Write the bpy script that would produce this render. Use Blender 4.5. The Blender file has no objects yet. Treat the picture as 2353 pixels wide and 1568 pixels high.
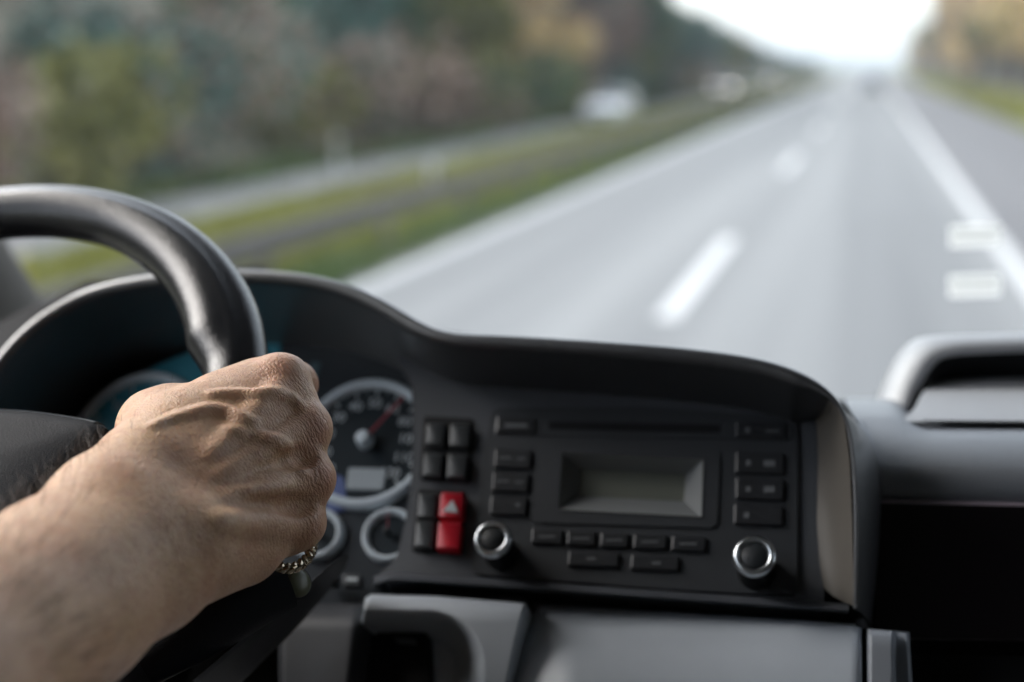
import bpy, bmesh, math, random
import numpy as np
from mathutils import Vector, Matrix, noise
random.seed(7); rng = np.random.default_rng(7)
rad = math.radians
scene = bpy.context.scene
# ------------------------------------------------------------------ camera
W0, H0, FPX = 2353.0, 1568.0, 3268.0          # measured on the photograph
CAMZ = 2.43                                   # eye height above the road
TH, PH = rad(13.90), rad(10.98)
CAM = np.array([0, 0, CAMZ])
cR = np.array([math.cos(TH), math.sin(TH), 0.0])
cF = np.array([-math.sin(TH)*math.cos(PH), math.cos(TH)*math.cos(PH), -math.sin(PH)])
cU = np.cross(cR, cF)
cd = bpy.data.cameras.new('camera'); cam = bpy.data.objects.new('camera', cd)
scene.collection.objects.link(cam); scene.camera = cam
cam.matrix_world = Matrix(((cR[0], cU[0], -cF[0], 0), (cR[1], cU[1], -cF[1], 0), (cR[2], cU[2], -cF[2], CAMZ), (0, 0, 0, 1)))
cd.sensor_width = 36; cd.lens = 36*FPX/W0; cd.clip_start = .02; cd.clip_end = 6000
cd.dof.use_dof = True; cd.dof.focus_distance = .645; cd.dof.aperture_fstop = 3.55; cd.dof.aperture_blades = 0
# ------------------------------------------------------------------ light
SUN_EL, SUN_AZ = rad(44), rad(-76)            # sun to the left, behind thin cloud
w = bpy.data.worlds.new('World'); scene.world = w; w.use_nodes = True
nt = w.node_tree; bg = nt.nodes['Background']
sky = nt.nodes.new('ShaderNodeTexSky'); sky.sky_type = 'NISHITA'; sky.sun_disc = False
sky.sun_elevation = SUN_EL; sky.sun_rotation = SUN_AZ; sky.air_density = 1.2; sky.dust_density = 2.0; sky.ozone_density = 1.0
hs = nt.nodes.new('ShaderNodeHueSaturation'); hs.inputs['Saturation'].default_value = .34
nt.links.new(sky.outputs[0], hs.inputs['Color']); nt.links.new(hs.outputs[0], bg.inputs['Color'])
bg.inputs['Strength'].default_value = .15
sd = bpy.data.lights.new('sun', 'SUN'); sd.energy = 1.3; sd.angle = rad(50); sd.color = (1, .95, .88)
sun = bpy.data.objects.new('sun', sd); scene.collection.objects.link(sun)
sdir = Vector((math.sin(SUN_AZ)*math.cos(SUN_EL), math.cos(SUN_AZ)*math.cos(SUN_EL), math.sin(SUN_EL)))
sun.rotation_euler = sdir.to_track_quat('Z', 'Y').to_euler(); sun.location = (0, 0, 30)
scene.view_settings.view_transform = 'Standard'; scene.view_settings.look = 'None'
scene.view_settings.exposure = 1.9; scene.view_settings.gamma = 1
scene.render.engine = 'CYCLES'; scene.cycles.use_denoising = True
scene.cycles.max_bounces = 7; scene.cycles.transparent_max_bounces = 12
scene.cycles.caustics_reflective = False; scene.cycles.caustics_refractive = False

# ------------------------------------------------------------------ helpers
def P(x, y, d):
    "point on the sight line of photo pixel x,y at depth d"
    return CAM + d*(cF + (x-W0/2)/FPX*cR + (H0/2-y)/FPX*cU)
def ray(x, y): return cF + (x-W0/2)/FPX*cR + (H0/2-y)/FPX*cU
def G(x, y, z=0.0):
    r = ray(x, y); return CAM + r*((z-CAMZ)/r[2])
def tag(o, label=None, cat=None, group=None, kind=None):
    if label: o['label'] = label
    if cat: o['category'] = cat
    if group: o['group'] = group
    if kind: o['kind'] = kind
    return o
def empty(name, loc=(0, 0, 0)):
    o = bpy.data.objects.new(name, None); scene.collection.objects.link(o); o.location = loc; o.empty_display_size = .05
    return o
def link(name, me, mat=None, parent=None):
    o = bpy.data.objects.new(name, me); scene.collection.objects.link(o)
    if mat: me.materials.append(mat)
    if parent is not None:
        o.parent = parent
        o.matrix_parent_inverse = Matrix.Translation(-world_loc(parent))
    return o
def world_loc(o):
    v = Vector((0, 0, 0))
    while o is not None:
        v = v + o.location
        if o.parent is not None: v = v + o.matrix_parent_inverse.translation
        o = o.parent
    return v
def mesh(name, V, F, mat=None, parent=None, smooth=True, ang=35):
    me = bpy.data.meshes.new(name); me.from_pydata([tuple(map(float, v)) for v in V], [], [tuple(map(int, f)) for f in F]); me.update()
    if smooth:
        me.polygons.foreach_set('use_smooth', [True]*len(me.polygons))
        if ang < 180: me.set_sharp_from_angle(angle=rad(ang))
    return link(name, me, mat, parent)
def fast_mesh(name, V, F, mats=None, parent=None, smooth=False):
    V = np.asarray(V, np.float32); F = np.asarray(F, np.int32); k = F.shape[1]
    me = bpy.data.meshes.new(name); me.vertices.add(len(V)); me.vertices.foreach_set('co', V.ravel())
    me.loops.add(F.size); me.loops.foreach_set('vertex_index', F.ravel())
    me.polygons.add(len(F)); me.polygons.foreach_set('loop_start', np.arange(0, F.size, k, dtype=np.int32))
    me.polygons.foreach_set('loop_total', np.full(len(F), k, np.int32))
    me.polygons.foreach_set('use_smooth', np.full(len(F), smooth)); me.update(calc_edges=True)
    return link(name, me, mats, parent)
def loft(rings, closed=False, cap=False):
    "quad strip through rings of equal length"
    n = len(rings[0]); V = [p for r in rings for p in r]; F = []
    for i in range(len(rings)-1):
        for j in range(n if closed else n-1):
            k = (j+1) % n
            F.append((i*n+j, i*n+k, (i+1)*n+k, (i+1)*n+j))
    if cap: F.append(tuple(range(n))[::-1]); F.append(tuple(range((len(rings)-1)*n, len(rings)*n)))
    return V, F
def resample(pts, n, closed=False):
    pts = np.array(pts, float)
    if closed: pts = np.vstack([pts, pts[:1]])
    d = np.r_[0, np.cumsum(np.linalg.norm(np.diff(pts, axis=0), axis=1))]
    t = np.linspace(0, d[-1], n+1 if closed else n)
    q = np.stack([np.interp(t, d, pts[:, k]) for k in range(pts.shape[1])], 1)
    return q[:-1] if closed else q
def smooth_poly(pts, it=2):
    "Chaikin on an open curve"
    p = np.array(pts, float)
    for _ in range(it):
        q = [p[0]]
        for a, b in zip(p[:-1], p[1:]): q += [a*.75+b*.25, a*.25+b*.75]
        p = np.array(q+[p[-1]])
    return p
def rounded(pts, r, seg=5):
    "round the corners of a closed 2-D polygon by r"
    pts = [np.array(p, float) for p in pts]; out = []; n = len(pts)
    for i in range(n):
        a, b, c = pts[i-1], pts[i], pts[(i+1) % n]
        u = a-b; v = c-b; lu, lv = np.linalg.norm(u), np.linalg.norm(v); q = min(r, lu*.49, lv*.49)
        p0, p1 = b+u/lu*q, b+v/lv*q
        for k in range(seg+1):
            t = k/seg; out.append((1-t)**2*p0+2*t*(1-t)*b+t*t*p1)
    return np.array(out)
# the tilted plane of the dashboard face: u across the truck, v up the face, n towards the driver
TILT = rad(38.6)
pu = np.array([1.0, 0, 0]); pv = np.array([0, math.sin(TILT), math.cos(TILT)]); pn = np.array([0, -math.cos(TILT), math.sin(TILT)])
PO = P(1470, 1110, .785)
def ab(x, y, off=0.0):
    r = ray(x, y); t = ((PO+pn*off-CAM) @ pn)/(r @ pn); q = CAM+r*t-PO
    return np.array([q @ pu, q @ pv])
def pw(a, b, h): return PO+pu*a+pv*b+pn*h
def on(x, y, off=0.0): a, b = ab(x, y, off); return pw(a, b, off)
def plate_hole(name, pts, hole, h0, h1, mat, parent, n=240):
    "slab with an opening cut right through it"
    A = rounded([ab(x, y, h1) for x, y in pts], .005); B = np.array([ab(x, y, h1) for x, y in hole]); c = B.mean(0)
    th = sorted(set(list(np.linspace(-math.pi, math.pi, n, endpoint=False))+[math.atan2(*(q-c)[::-1]) for q in list(A)+list(B)]))
    def cast(Pg, t):
        d = np.array([math.cos(t), math.sin(t)]); best = None
        for i in range(len(Pg)):
            a, b = Pg[i-1]-c, Pg[i]-c; e = b-a; det = d[0]*-e[1]+d[1]*e[0]
            if abs(det) < 1e-15: continue
            k = (a[0]*-e[1]+a[1]*e[0])/det; u = (d[0]*a[1]-d[1]*a[0])/det
            if k > 0 and -1e-7 <= u <= 1+1e-7 and (best is None or k > best): best = k
        return c+d*best
    O = [cast(A, t) for t in th]; I = [cast(B, t) for t in th]
    f = lambda L, h: [pw(p[0], p[1], h) for p in L]
    O2 = [c+(p-c)*.998 for p in O]
    V, F = loft([f(O, h0), f(O, h1-.0012), f(O2, h1), f(I, h1), f(I, h0)], closed=True)
    return mesh(name, V, F, mat, parent, ang=30)
def plate(name, pts, h0, h1, mat, parent, r=.002, bev=.001, px=True, dome=0.0, at=None):
    "rounded slab on the dash plane; outline traced at height h1, in metres above the plane"
    at = h1 if at is None else at
    A = np.array([ab(x, y, at) for x, y in pts]) if px else np.array(pts, float)
    A = rounded(A, r) if r > 0 else A
    c = A.mean(0)
    def inset(A, d):
        s = np.sign(sum(A[i-1][0]*A[i][1]-A[i][0]*A[i-1][1] for i in range(len(A))))
        out = []
        for i in range(len(A)):
            e = A[(i+1) % len(A)]-A[i-1]; l = np.linalg.norm(e)+1e-12
            out.append(A[i]+d*s*np.array([-e[1], e[0]])/l)
        return np.array(out)
    lv = [(A, h0), (A, h1-bev), (inset(A, bev*.3), h1-bev*.3), (inset(A, bev), h1)]
    rings = [[pw(p[0], p[1], h) for p in B] for B, h in lv]
    V, F = loft(rings, closed=True)
    n = len(A)
    V.append(pw(*inset(A, bev).mean(0), h1+dome)); k = len(V)-1
    base = 3*n
    if dome or r > 0 or n < 40:
        if all_star(inset(A, bev)) and dome:
            F += [(base+j, base+(j+1) % n, k) for j in range(n)]
        else: F.append(tuple(range(base, base+n)))
    else: F.append(tuple(range(base, base+n)))
    return mesh(name, V, F, mat, parent, ang=12 if not dome else 30)
def all_star(A):
    c = A.mean(0); s = [np.cross(A[i-1]-c, A[i]-c) for i in range(len(A))]
    return all(x > -1e-12 for x in s) or all(x < 1e-12 for x in s)
def revolve(name, prof, c, axis, mat, parent=None, n=48, xdir=None, a0=0, a1=2*math.pi, ang=35):
    "profile (radius, height) turned about axis through c"
    ax = np.array(axis, float); ax /= np.linalg.norm(ax)
    x = np.array(xdir if xdir is not None else ((0, 1, .1) if abs(ax[0]) > .9 else (1, 0, 0)), float); x -= ax*(x @ ax); x /= np.linalg.norm(x); y = np.cross(ax, x)
    full = abs(a1-a0-2*math.pi) < 1e-6
    th = np.linspace(a0, a1, n+(0 if full else 1), endpoint=not full)
    rings = [[c+ax*h+r*(math.cos(t)*x+math.sin(t)*y) for t in th] for r, h in prof]
    V, F = loft(rings, closed=full)
    return mesh(name, V, F, mat, parent, ang=ang)
def tube(name, pts, rads, mat, parent=None, n=14, cap=True, sx=1.0):
    V, F = tube_vf(pts, rads, n, cap)
    return mesh(name, V, F, mat, parent, ang=50)
def tube_vf(pts, rads, n=14, cap=True):
    pts = [np.array(p, float) for p in pts]; rings = []; ref = np.array([.13, .31, .94])
    for i, p in enumerate(pts):
        t = pts[min(i+1, len(pts)-1)]-pts[max(i-1, 0)]; t /= np.linalg.norm(t)
        a = np.cross(t, ref); a /= np.linalg.norm(a); b = np.cross(t, a); ref = -np.cross(t, a) if False else ref
        rings.append([p+rads[i]*(math.cos(q)*a+math.sin(q)*b) for q in np.linspace(0, 2*math.pi, n, endpoint=False)])
    return loft(rings, closed=True, cap=cap)
class MB:
    def __init__(s): s.V = []; s.F = []
    def add(s, V, F):
        o = len(s.V); s.V += [np.array(v, float) for v in V]; s.F += [tuple(i+o for i in f) for f in F]; return s
    def box(s, lo, hi):
        (x0, y0, z0), (x1, y1, z1) = lo, hi
        return s.add([(x0,y0,z0),(x1,y0,z0),(x1,y1,z0),(x0,y1,z0),(x0,y0,z1),(x1,y0,z1),(x1,y1,z1),(x0,y1,z1)],
                     [(0,3,2,1),(4,5,6,7),(0,1,5,4),(1,2,6,5),(2,3,7,6),(3,0,4,7)])
    def tube(s, pts, rads, n=8): return s.add(*tube_vf(pts, rads, n))
    def build(s, name, mat, parent=None, smooth=False, bevel=0):
        o = mesh(name, s.V, s.F, mat, parent, smooth=smooth or bevel > 0)
        if bevel:
            bm = bmesh.new(); bm.from_mesh(o.data)
            bmesh.ops.bevel(bm, geom=bm.edges[:], offset=bevel, segments=2, affect='EDGES', profile=.6)
            bm.to_mesh(o.data); bm.free(); o.data.set_sharp_from_angle(angle=rad(40))
        return o
# ------------------------------------------------------------------ materials
def mat(name, col, rough=.5, metal=0, spec=.5, noise_amt=0, noise_scale=20, bump=0, bump_scale=900, coat=0, col2=None, stretch=None, emis=None, estr=0, sheen=0):
    m = bpy.data.materials.new(name); m.use_nodes = True; n = m.node_tree.nodes; l = m.node_tree.links
    b = n['Principled BSDF']; b.inputs['Base Color'].default_value = (*col, 1); b.inputs['Roughness'].default_value = rough
    b.inputs['Metallic'].default_value = metal; b.inputs['Specular IOR Level'].default_value = spec; b.inputs['Coat Weight'].default_value = coat
    b.inputs['Sheen Weight'].default_value = sheen
    tc = n.new('ShaderNodeTexCoord'); src = tc.outputs['Object']
    if stretch:
        mp = n.new('ShaderNodeMapping'); mp.inputs['Scale'].default_value = stretch; l.new(src, mp.inputs[0]); src = mp.outputs[0]
    if noise_amt or col2:
        nz = n.new('ShaderNodeTexNoise'); nz.inputs['Scale'].default_value = noise_scale; nz.inputs['Detail'].default_value = 5; l.new(src, nz.inputs['Vector'])
        mx = n.new('ShaderNodeMix'); mx.data_type = 'RGBA'
        rp = n.new('ShaderNodeMapRange'); rp.inputs[1].default_value = .3; rp.inputs[2].default_value = .7; l.new(nz.outputs[0], rp.inputs[0])
        l.new(rp.outputs[0], mx.inputs[0])
        c2 = col2 if col2 else tuple(c*(1+noise_amt) for c in col); c1 = col if col2 else tuple(c*(1-noise_amt) for c in col)
        mx.inputs[6].default_value = (*c1, 1); mx.inputs[7].default_value = (*c2, 1); l.new(mx.outputs[2], b.inputs['Base Color'])
    if bump:
        vz = n.new('ShaderNodeTexNoise'); vz.inputs['Scale'].default_value = bump_scale; vz.inputs['Detail'].default_value = 3; l.new(src, vz.inputs['Vector'])
        bp = n.new('ShaderNodeBump'); bp.inputs['Strength'].default_value = bump; bp.inputs['Distance'].default_value = .0005
        l.new(vz.outputs[0], bp.inputs['Height']); l.new(bp.outputs[0], b.inputs['Normal'])
    if emis: b.inputs['Emission Color'].default_value = (*emis, 1); b.inputs['Emission Strength'].default_value = estr
    return m
M = {}
M['hood'] = mat('soft_dash_plastic', (.04, .042, .046), .33, spec=1.0, coat=.5, bump=.5, bump_scale=1400, noise_amt=.12)
M['black'] = mat('matt_black_plastic', (.006, .0065, .008), .6, spec=.3)
M['fascia'] = mat('grey_fascia_plastic', (.058, .064, .075), .5, bump=.35, bump_scale=1600, noise_amt=.1)
M['radio'] = mat('radio_plastic', (.032, .036, .042), .45, bump=.2, bump_scale=1500)
M['button'] = mat('button_plastic', (.02, .022, .026), .4)
M['button2'] = mat('switch_plastic', (.05, .056, .062), .42)
M['print'] = mat('white_print', (.55, .6, .63), .6)
M['dimprint'] = mat('dim_print', (.13, .14, .15), .6)
M['chrome'] = mat('satin_chrome', (.62, .66, .7), .28, metal=1)
M['knobcap'] = mat('knob_cap', (.02, .024, .028), .45)
M['lcd'] = mat('lcd_glass', (.15, .16, .135), .3)
M['bezel'] = mat('bezel_plastic', (.19, .20, .205), .4)
M['red'] = mat('red_switch', (.55, .012, .03), .35)
M['silver'] = mat('satin_grey_panel', (.40, .44, .49), .33, bump=.12, bump_scale=2200, noise_amt=.06, coat=.15)
M['silver_dark'] = mat('dark_grey_panel', (.05, .053, .06), .45, bump=.12, bump_scale=1500)
M['wall'] = mat('brown_grey_side_wall', (.10, .09, .077), .55, bump=.35, bump_scale=1500)
M['pad'] = mat('passenger_dash_pad', (.18, .195, .22), .4, spec=.8, bump=.8, bump_scale=1100, noise_amt=.08)
M['tray'] = mat('tray_floor', (.36, .37, .39), .6, bump=.5, bump_scale=700)
M['dial'] = mat('dial_face', (.012, .02, .026), .3)
M['cluster'] = mat('cluster_face', (.022, .028, .035), .3)
M['teal'] = mat('teal_cluster_mask', (.05, .27, .36), .3)  # sky reflection of the cluster glass, put into the colour
M['ring'] = mat('dial_ring', (.66, .74, .8), .4)
M['needle'] = mat('needle_red', (.55, .10, .13), .5)
M['lcdlight'] = mat('lcd_pale', (.42, .47, .5), .4)
M['violet'] = mat('violet_lamp_mask', (.13, .17, .36), .3)
M['screenblack'] = mat('gloss_black', (.004, .003, .004), .22, spec=.3)
M['trimline'] = mat('trim_line', (.3, .25, .29), .4)
M['leather'] = None
M['cabtrim'] = mat('cab_trim', (.1, .09, .08), .8, bump=.3, bump_scale=300)
M['olive'] = mat('olive_button', (.085, .09, .05), .35)
def leather():
    m = mat('black_leather', (.007, .008, .010), .24, spec=.42, coat=.05); n = m.node_tree.nodes; l = m.node_tree.links
    tc = n['Texture Coordinate']; b = n['Principled BSDF']
    v = n.new('ShaderNodeTexVoronoi'); v.feature = 'DISTANCE_TO_EDGE'; v.inputs['Scale'].default_value = 900; l.new(tc.outputs['Object'], v.inputs['Vector'])
    z = n.new('ShaderNodeTexNoise'); z.inputs['Scale'].default_value = 420; z.inputs['Detail'].default_value = 4; l.new(tc.outputs['Object'], z.inputs['Vector'])
    cl = n.new('ShaderNodeMath'); cl.operation = 'MINIMUM'; cl.inputs[1].default_value = .25; l.new(v.outputs['Distance'], cl.inputs[0])
    ad = n.new('ShaderNodeMath'); ad.operation = 'MULTIPLY_ADD'; l.new(cl.outputs[0], ad.inputs[0]); ad.inputs[1].default_value = 2.0; l.new(z.outputs[0], ad.inputs[2])
    bp = n.new('ShaderNodeBump'); bp.inputs['Strength'].default_value = .35; bp.inputs['Distance'].default_value = .0003
    l.new(ad.outputs[0], bp.inputs['Height']); l.new(bp.outputs[0], b.inputs['Normal']); return m
M['leather'] = leather()
M['hub'] = mat('hub_plastic', (.011, .0125, .0155), .6, spec=.12, bump=.7, bump_scale=1300)
def glass(name, tint=(1, 1, 1), refl=.5):
    m = bpy.data.materials.new(name); m.use_nodes = True; n = m.node_tree.nodes; l = m.node_tree.links
    for x in list(n): n.remove(x)
    o = n.new('ShaderNodeOutputMaterial'); t = n.new('ShaderNodeBsdfTransparent'); t.inputs[0].default_value = (*tint, 1)
    g = n.new('ShaderNodeBsdfGlossy'); g.inputs['Roughness'].default_value = .03; f = n.new('ShaderNodeFresnel'); f.inputs[0].default_value = 1.45
    mu = n.new('ShaderNodeMath'); mu.operation = 'MULTIPLY'; mu.inputs[1].default_value = refl; l.new(f.outputs[0], mu.inputs[0])
    mx = n.new('ShaderNodeMixShader'); l.new(mu.outputs[0], mx.inputs[0]); l.new(t.outputs[0], mx.inputs[1]); l.new(g.outputs[0], mx.inputs[2]); l.new(mx.outputs[0], o.inputs[0])
    return m
def film(name, col):
    m = mat(name, col, .6); n = m.node_tree.nodes; l = m.node_tree.links; t = n.new('ShaderNodeBsdfTranslucent'); t.inputs[0].default_value = (*col, 1)
    x = n.new('ShaderNodeMixShader'); x.inputs[0].default_value = .8; l.new(n['Principled BSDF'].outputs[0], x.inputs[1]); l.new(t.outputs[0], x.inputs[2]); l.new(x.outputs[0], n['Material Output'].inputs[0]); return m
M['glass'] = glass('windscreen_glass', (.84, .875, .88), .6)

# ------------------------------------------------------------------ OUTSIDE: ground, road
def asphalt(name, c1, c2, sx=.9):
    m = mat(name, c1, .62, spec=.5, col2=c2, noise_scale=1.0, stretch=(sx, .012, 1)); n = m.node_tree.nodes
    n['Noise Texture'].inputs['Detail'].default_value = 6; return m
M['road'] = asphalt('motorway_asphalt', (.08, .082, .086), (.178, .18, .182))
M['shoulder'] = asphalt('shoulder_asphalt', (.075, .073, .078), (.10, .096, .10), .5)
M['opp'] = asphalt('pale_asphalt', (.19, .19, .19), (.25, .25, .25)); M['line'] = mat('road_paint', (.45, .45, .45), .55, noise_amt=.05, noise_scale=3)
M['concrete'] = mat('concrete_edge', (.17, .17, .17), .8, noise_amt=.1, noise_scale=2)
M['verge'] = mat('verge_ground', (.10, .12, .045), .95, col2=(.14, .13, .08), noise_scale=.12)
M['slope'] = mat('hill_soil', (.035, .045, .028), .95, col2=(.07, .055, .035), noise_scale=.3)
def strip(name, x0, x1, y0, y1, z, m, t=None):
    return mesh(name, [(x0, y0, z), (x1, y0, z), (x1, y1, z), (x0, y1, z)], [(0, 1, 2, 3)], m, smooth=False)
tag(mesh('ground', [(-2500, -800, -.06), (2500, -800, -.06), (2500, 5000, -.06), (-2500, 5000, -.06)], [(0, 1, 2, 3)], M['verge'], smooth=False), kind='structure')
tag(strip('road', -5.75, 1.95, -60, 2600, 0, M['road']), kind='structure')
tag(strip('shoulder_lane', 1.95, 5.9, -60, 2600, .0, M['shoulder']), kind='structure')
tag(strip('opposite_carriageway', -12.9, -10.0, -60, 2600, .0, M['opp']), kind='structure')
mk = MB()
def ln(x0, x1, y0, y1): mk.add([(x0, y0, .006), (x1, y0, .006), (x1, y1, .006), (x0, y1, .006)], [(0, 1, 2, 3)])
ln(-5.46, -5.26, -60, 2600); ln(1.74, 1.95, -60, 2600); ln(-10.3, -10.15, -60, 2600)
d0 = G(1555, 735)[1]; d1 = G(1702, 548)[1]
print('dash', d0, d1, G(1837, 385))
L = d1-d0; per = G(1837, 398)[1]-d0
for k in range(-4, 60): ln(-1.94, -1.72, d0+k*per, d1+k*per)
tag(mk.build('road_markings', M['line']), kind='structure')
tag(strip('concrete_gutter', -5.75, -5.5, -60, 2600, .004, M['concrete']), kind='structure')

# grass and weeds of the central reservation: one sheet of tufts
def tufts(name, x0, x1, y0, y1, n, h, cols, label, zf=lambda x, y: -.06):
    V = []; F = []
    xs = rng.uniform(x0, x1, n); t = rng.random(n); ys = y0*(y1/y0)**t
    for x, y in zip(xs, ys):
        s = h*rng.uniform(.5, 1.4)*(1+y*.004); z = zf(x, y)
        for _ in range(3):
            a = rng.uniform(0, 6.28); wd = s*.22; lx, ly = rng.normal(0, s*.35, 2); b = len(V)
            V += [(x-wd*math.cos(a), y-wd*math.sin(a), z), (x+wd*math.cos(a), y+wd*math.sin(a), z), (x+lx, y+ly, z+s)]
            F.append((b, b+1, b+2))
    o = fast_mesh(name, V, F, cols); tag(o, label, 'grass', kind='stuff'); return o
M['grass'] = mat('grass_blades', (.09, .15, .045), .8, col2=(.14, .165, .065), noise_scale=.35)
M['grassy'] = mat('yellow_weeds', (.28, .29, .05), .8, col2=(.2, .19, .06), noise_scale=.25)
tufts('grass', -6.95, -5.65, 5, 300, 16000, .16, M['grass'], 'short green grass strip along the guard rail of the reservation')
tufts('grass', -10.05, -6.5, 4, 320, 36000, .2, M['grassy'], 'yellow green weeds beyond the guard rail')
tufts('grass', -14.5, -12.4, 5, 260, 7000, .3, M['grass'], 'rough green grass at the foot of the wooded slope')
tufts('grass', 6.0, 11.5, 20, 300, 9000, .3, M['grassy'], 'pale green verge grass beside the right shoulder')
# guard rail: W beam on posts
M['zinc'] = mat('galvanised_steel', (.12, .11, .10), .7, metal=.1, noise_amt=.2, noise_scale=4)
def rail(x, y0, y1, label):
    e = empty('guard_rail', (x, y0, 0)); tag(e, label, 'guard rail')
    prof = [(0, .43), (.05, .47), (.05, .52), (0, .565), (0, .595), (.05, .64), (.05, .69), (0, .73)]
    V, F = loft([[np.array((x+.06+a, y, z)) for a, z in prof] for y in np.linspace(y0, y1, 60)])
    V2, F2 = loft([[np.array((x+.05+a, y, z)) for a, z in prof[::-1]] for y in np.linspace(y0, y1, 60)])
    mesh('beam', V+V2, F+[tuple(i+len(V) for i in f) for f in F2], M['zinc'], e)
    y = y0; 
    proto = None
    while y < min(y1, y0+190):
        if proto is None:
            proto = MB().box((x-.06, y, -.06), (x+.045, y+.08, .68)).build('post', M['zinc'], e); y00 = y
        else:
            c = proto.copy(); scene.collection.objects.link(c); c.location = (0, y-y00, 0)
        y += 4
    return e
rail(-6.2, -10, 900, 'long galvanised guard rail in the middle of the motorway')
# white delineator posts
M['postwhite'] = mat('post_white', (.5, .5, .49), .5); M['postblack'] = mat('post_black', (.02, .02, .02), .5); M['reflector'] = mat('reflector', (.8, .75, .6), .2)
def delineator(x, y, z0, label, h=1.05):
    e = empty('delineator_post', (x, y, z0)); tag(e, label, 'marker post')
    MB().box((x-.06, y-.05, z0), (x+.06, y+.05, z0+h)).build('post_body', M['postwhite'], e, bevel=.015)
    MB().box((x-.063, y-.053, z0+h-.35), (x+.063, y+.053, z0+h-.12)).build('black_band', M['postblack'], e)
    MB().box((x-.03, y-.06, z0+h-.32), (x+.03, y-.052, z0+h-.15)).build('reflector', M['reflector'], e)
g = G(778, 425); delineator(g[0], g[1], -.05, 'white roadside marker post in front of the wooded slope')
g = G(925, 530); delineator(-6.2, g[1]*1.0, .69, 'short white marker post standing on the guard rail', .35)

# ------------------------------------------------------------------ hills
def lz(x, y):
    "height of the wooded slope on the left"
    t = max(0, -13.2-x); f = np.interp(y, [0, 150, 270, 436, 620, 900, 1400], [1, .9, .72, .5, .22, .08, .03])
    return (min(t, 34)*.52+max(0, t-34)*.1)*f-.05 + .5*noise.noise(Vector((x*.07, y*.05, 0)))*min(1, t/4)
def rz(x, y):
    t = max(0, x-12); f = np.interp(y, [0, 300, 600, 1200], [1, .8, .4, .1])
    return (min(t, 30)*.35)*f-.05+.4*noise.noise(Vector((x*.07, y*.05, 9)))*min(1, t/4)
def terrain(name, xs, ys, zf):
    V = [(x, y, zf(x, y)) for y in ys for x in xs]; n = len(xs)
    F = [(i*n+j, i*n+j+1, (i+1)*n+j+1, (i+1)*n+j) for i in range(len(ys)-1) for j in range(n-1)]
    return tag(fast_mesh(name, V, F, M['slope'], smooth=True), kind='structure')
terrain('hillside', np.linspace(-150, -13, 50), np.r_[np.arange(-20, 400, 8), np.arange(400, 1500, 40)], lz)
terrain('hillside', np.linspace(12, 120, 40), np.r_[np.arange(20, 400, 8), np.arange(400, 1500, 40)], rz)
M['farhill'] = mat('far_hill_trees', (.10, .12, .12), .95, noise_amt=.3, noise_scale=.02)
def farz(x, y): return -1+ 16*math.exp(-((x+60)/170)**2)*math.exp(-((y-1900)/330)**2)+26*math.exp(-((x-330)/190)**2)*math.exp(-((y-2100)/330)**2)+30*math.exp(-((x+520)/250)**2)*math.exp(-((y-1900)/330)**2)
o = terrain('far_hills', np.linspace(-900, 900, 60), np.linspace(1000, 2900, 40), farz); o.data.materials[0] = M['farhill']

# ------------------------------------------------------------------ trees
leafcols = {'dark_green': ((.010, .034, .016), (.034, .078, .032)), 'blue_green': ((.018, .055, .046), (.042, .095, .082)),
            'olive': ((.06, .07, .014), (.115, .108, .028)), 'russet': ((.085, .05, .03), (.13, .08, .045)), 'golden': ((.32, .24, .11), (.45, .34, .17)),
            'mauve_brown': ((.08, .055, .045), (.16, .11, .085))}
LM = {k: mat('leaves_'+k, tuple(q*1.35 for q in a), .7, col2=tuple(q*1.5 for q in b), noise_scale=.8) for k, (a, b) in leafcols.items()}
M['bark'] = mat('bark', (.06, .048, .04), .9, noise_amt=.3, noise_scale=3)
def crown_mesh(name, blobs, n, size, seed):
    r = np.random.default_rng(seed); V = []; F = []
    vol = np.array([b[3]**2 for b in blobs]); pick = r.choice(len(blobs), n, p=vol/vol.sum())
    d = r.normal(size=(n, 3)); d /= np.linalg.norm(d, axis=1)[:, None]; rr = r.uniform(.45, 1.08, n)**.6
    B = np.array(blobs)[pick]; c = B[:, :3]+d*(rr*B[:, 3])[:, None]*np.array([1, 1, .85])
    a = r.normal(size=(n, 3)); a /= np.linalg.norm(a, axis=1)[:, None]; b = np.cross(a, r.normal(size=(n, 3))); b /= np.linalg.norm(b, axis=1)[:, None]
    s = (size*r.uniform(.5, 1.3, n))[:, None]
    V = np.stack([c-a*s, c-b*s*.6, c+a*s, c+b*s*.6], 1).reshape(-1, 3); F = np.arange(4*n).reshape(-1, 4)
    me = bpy.data.meshes.new(name); me.from_pydata(V.tolist(), [], F.tolist()); me.update(); return me
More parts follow.
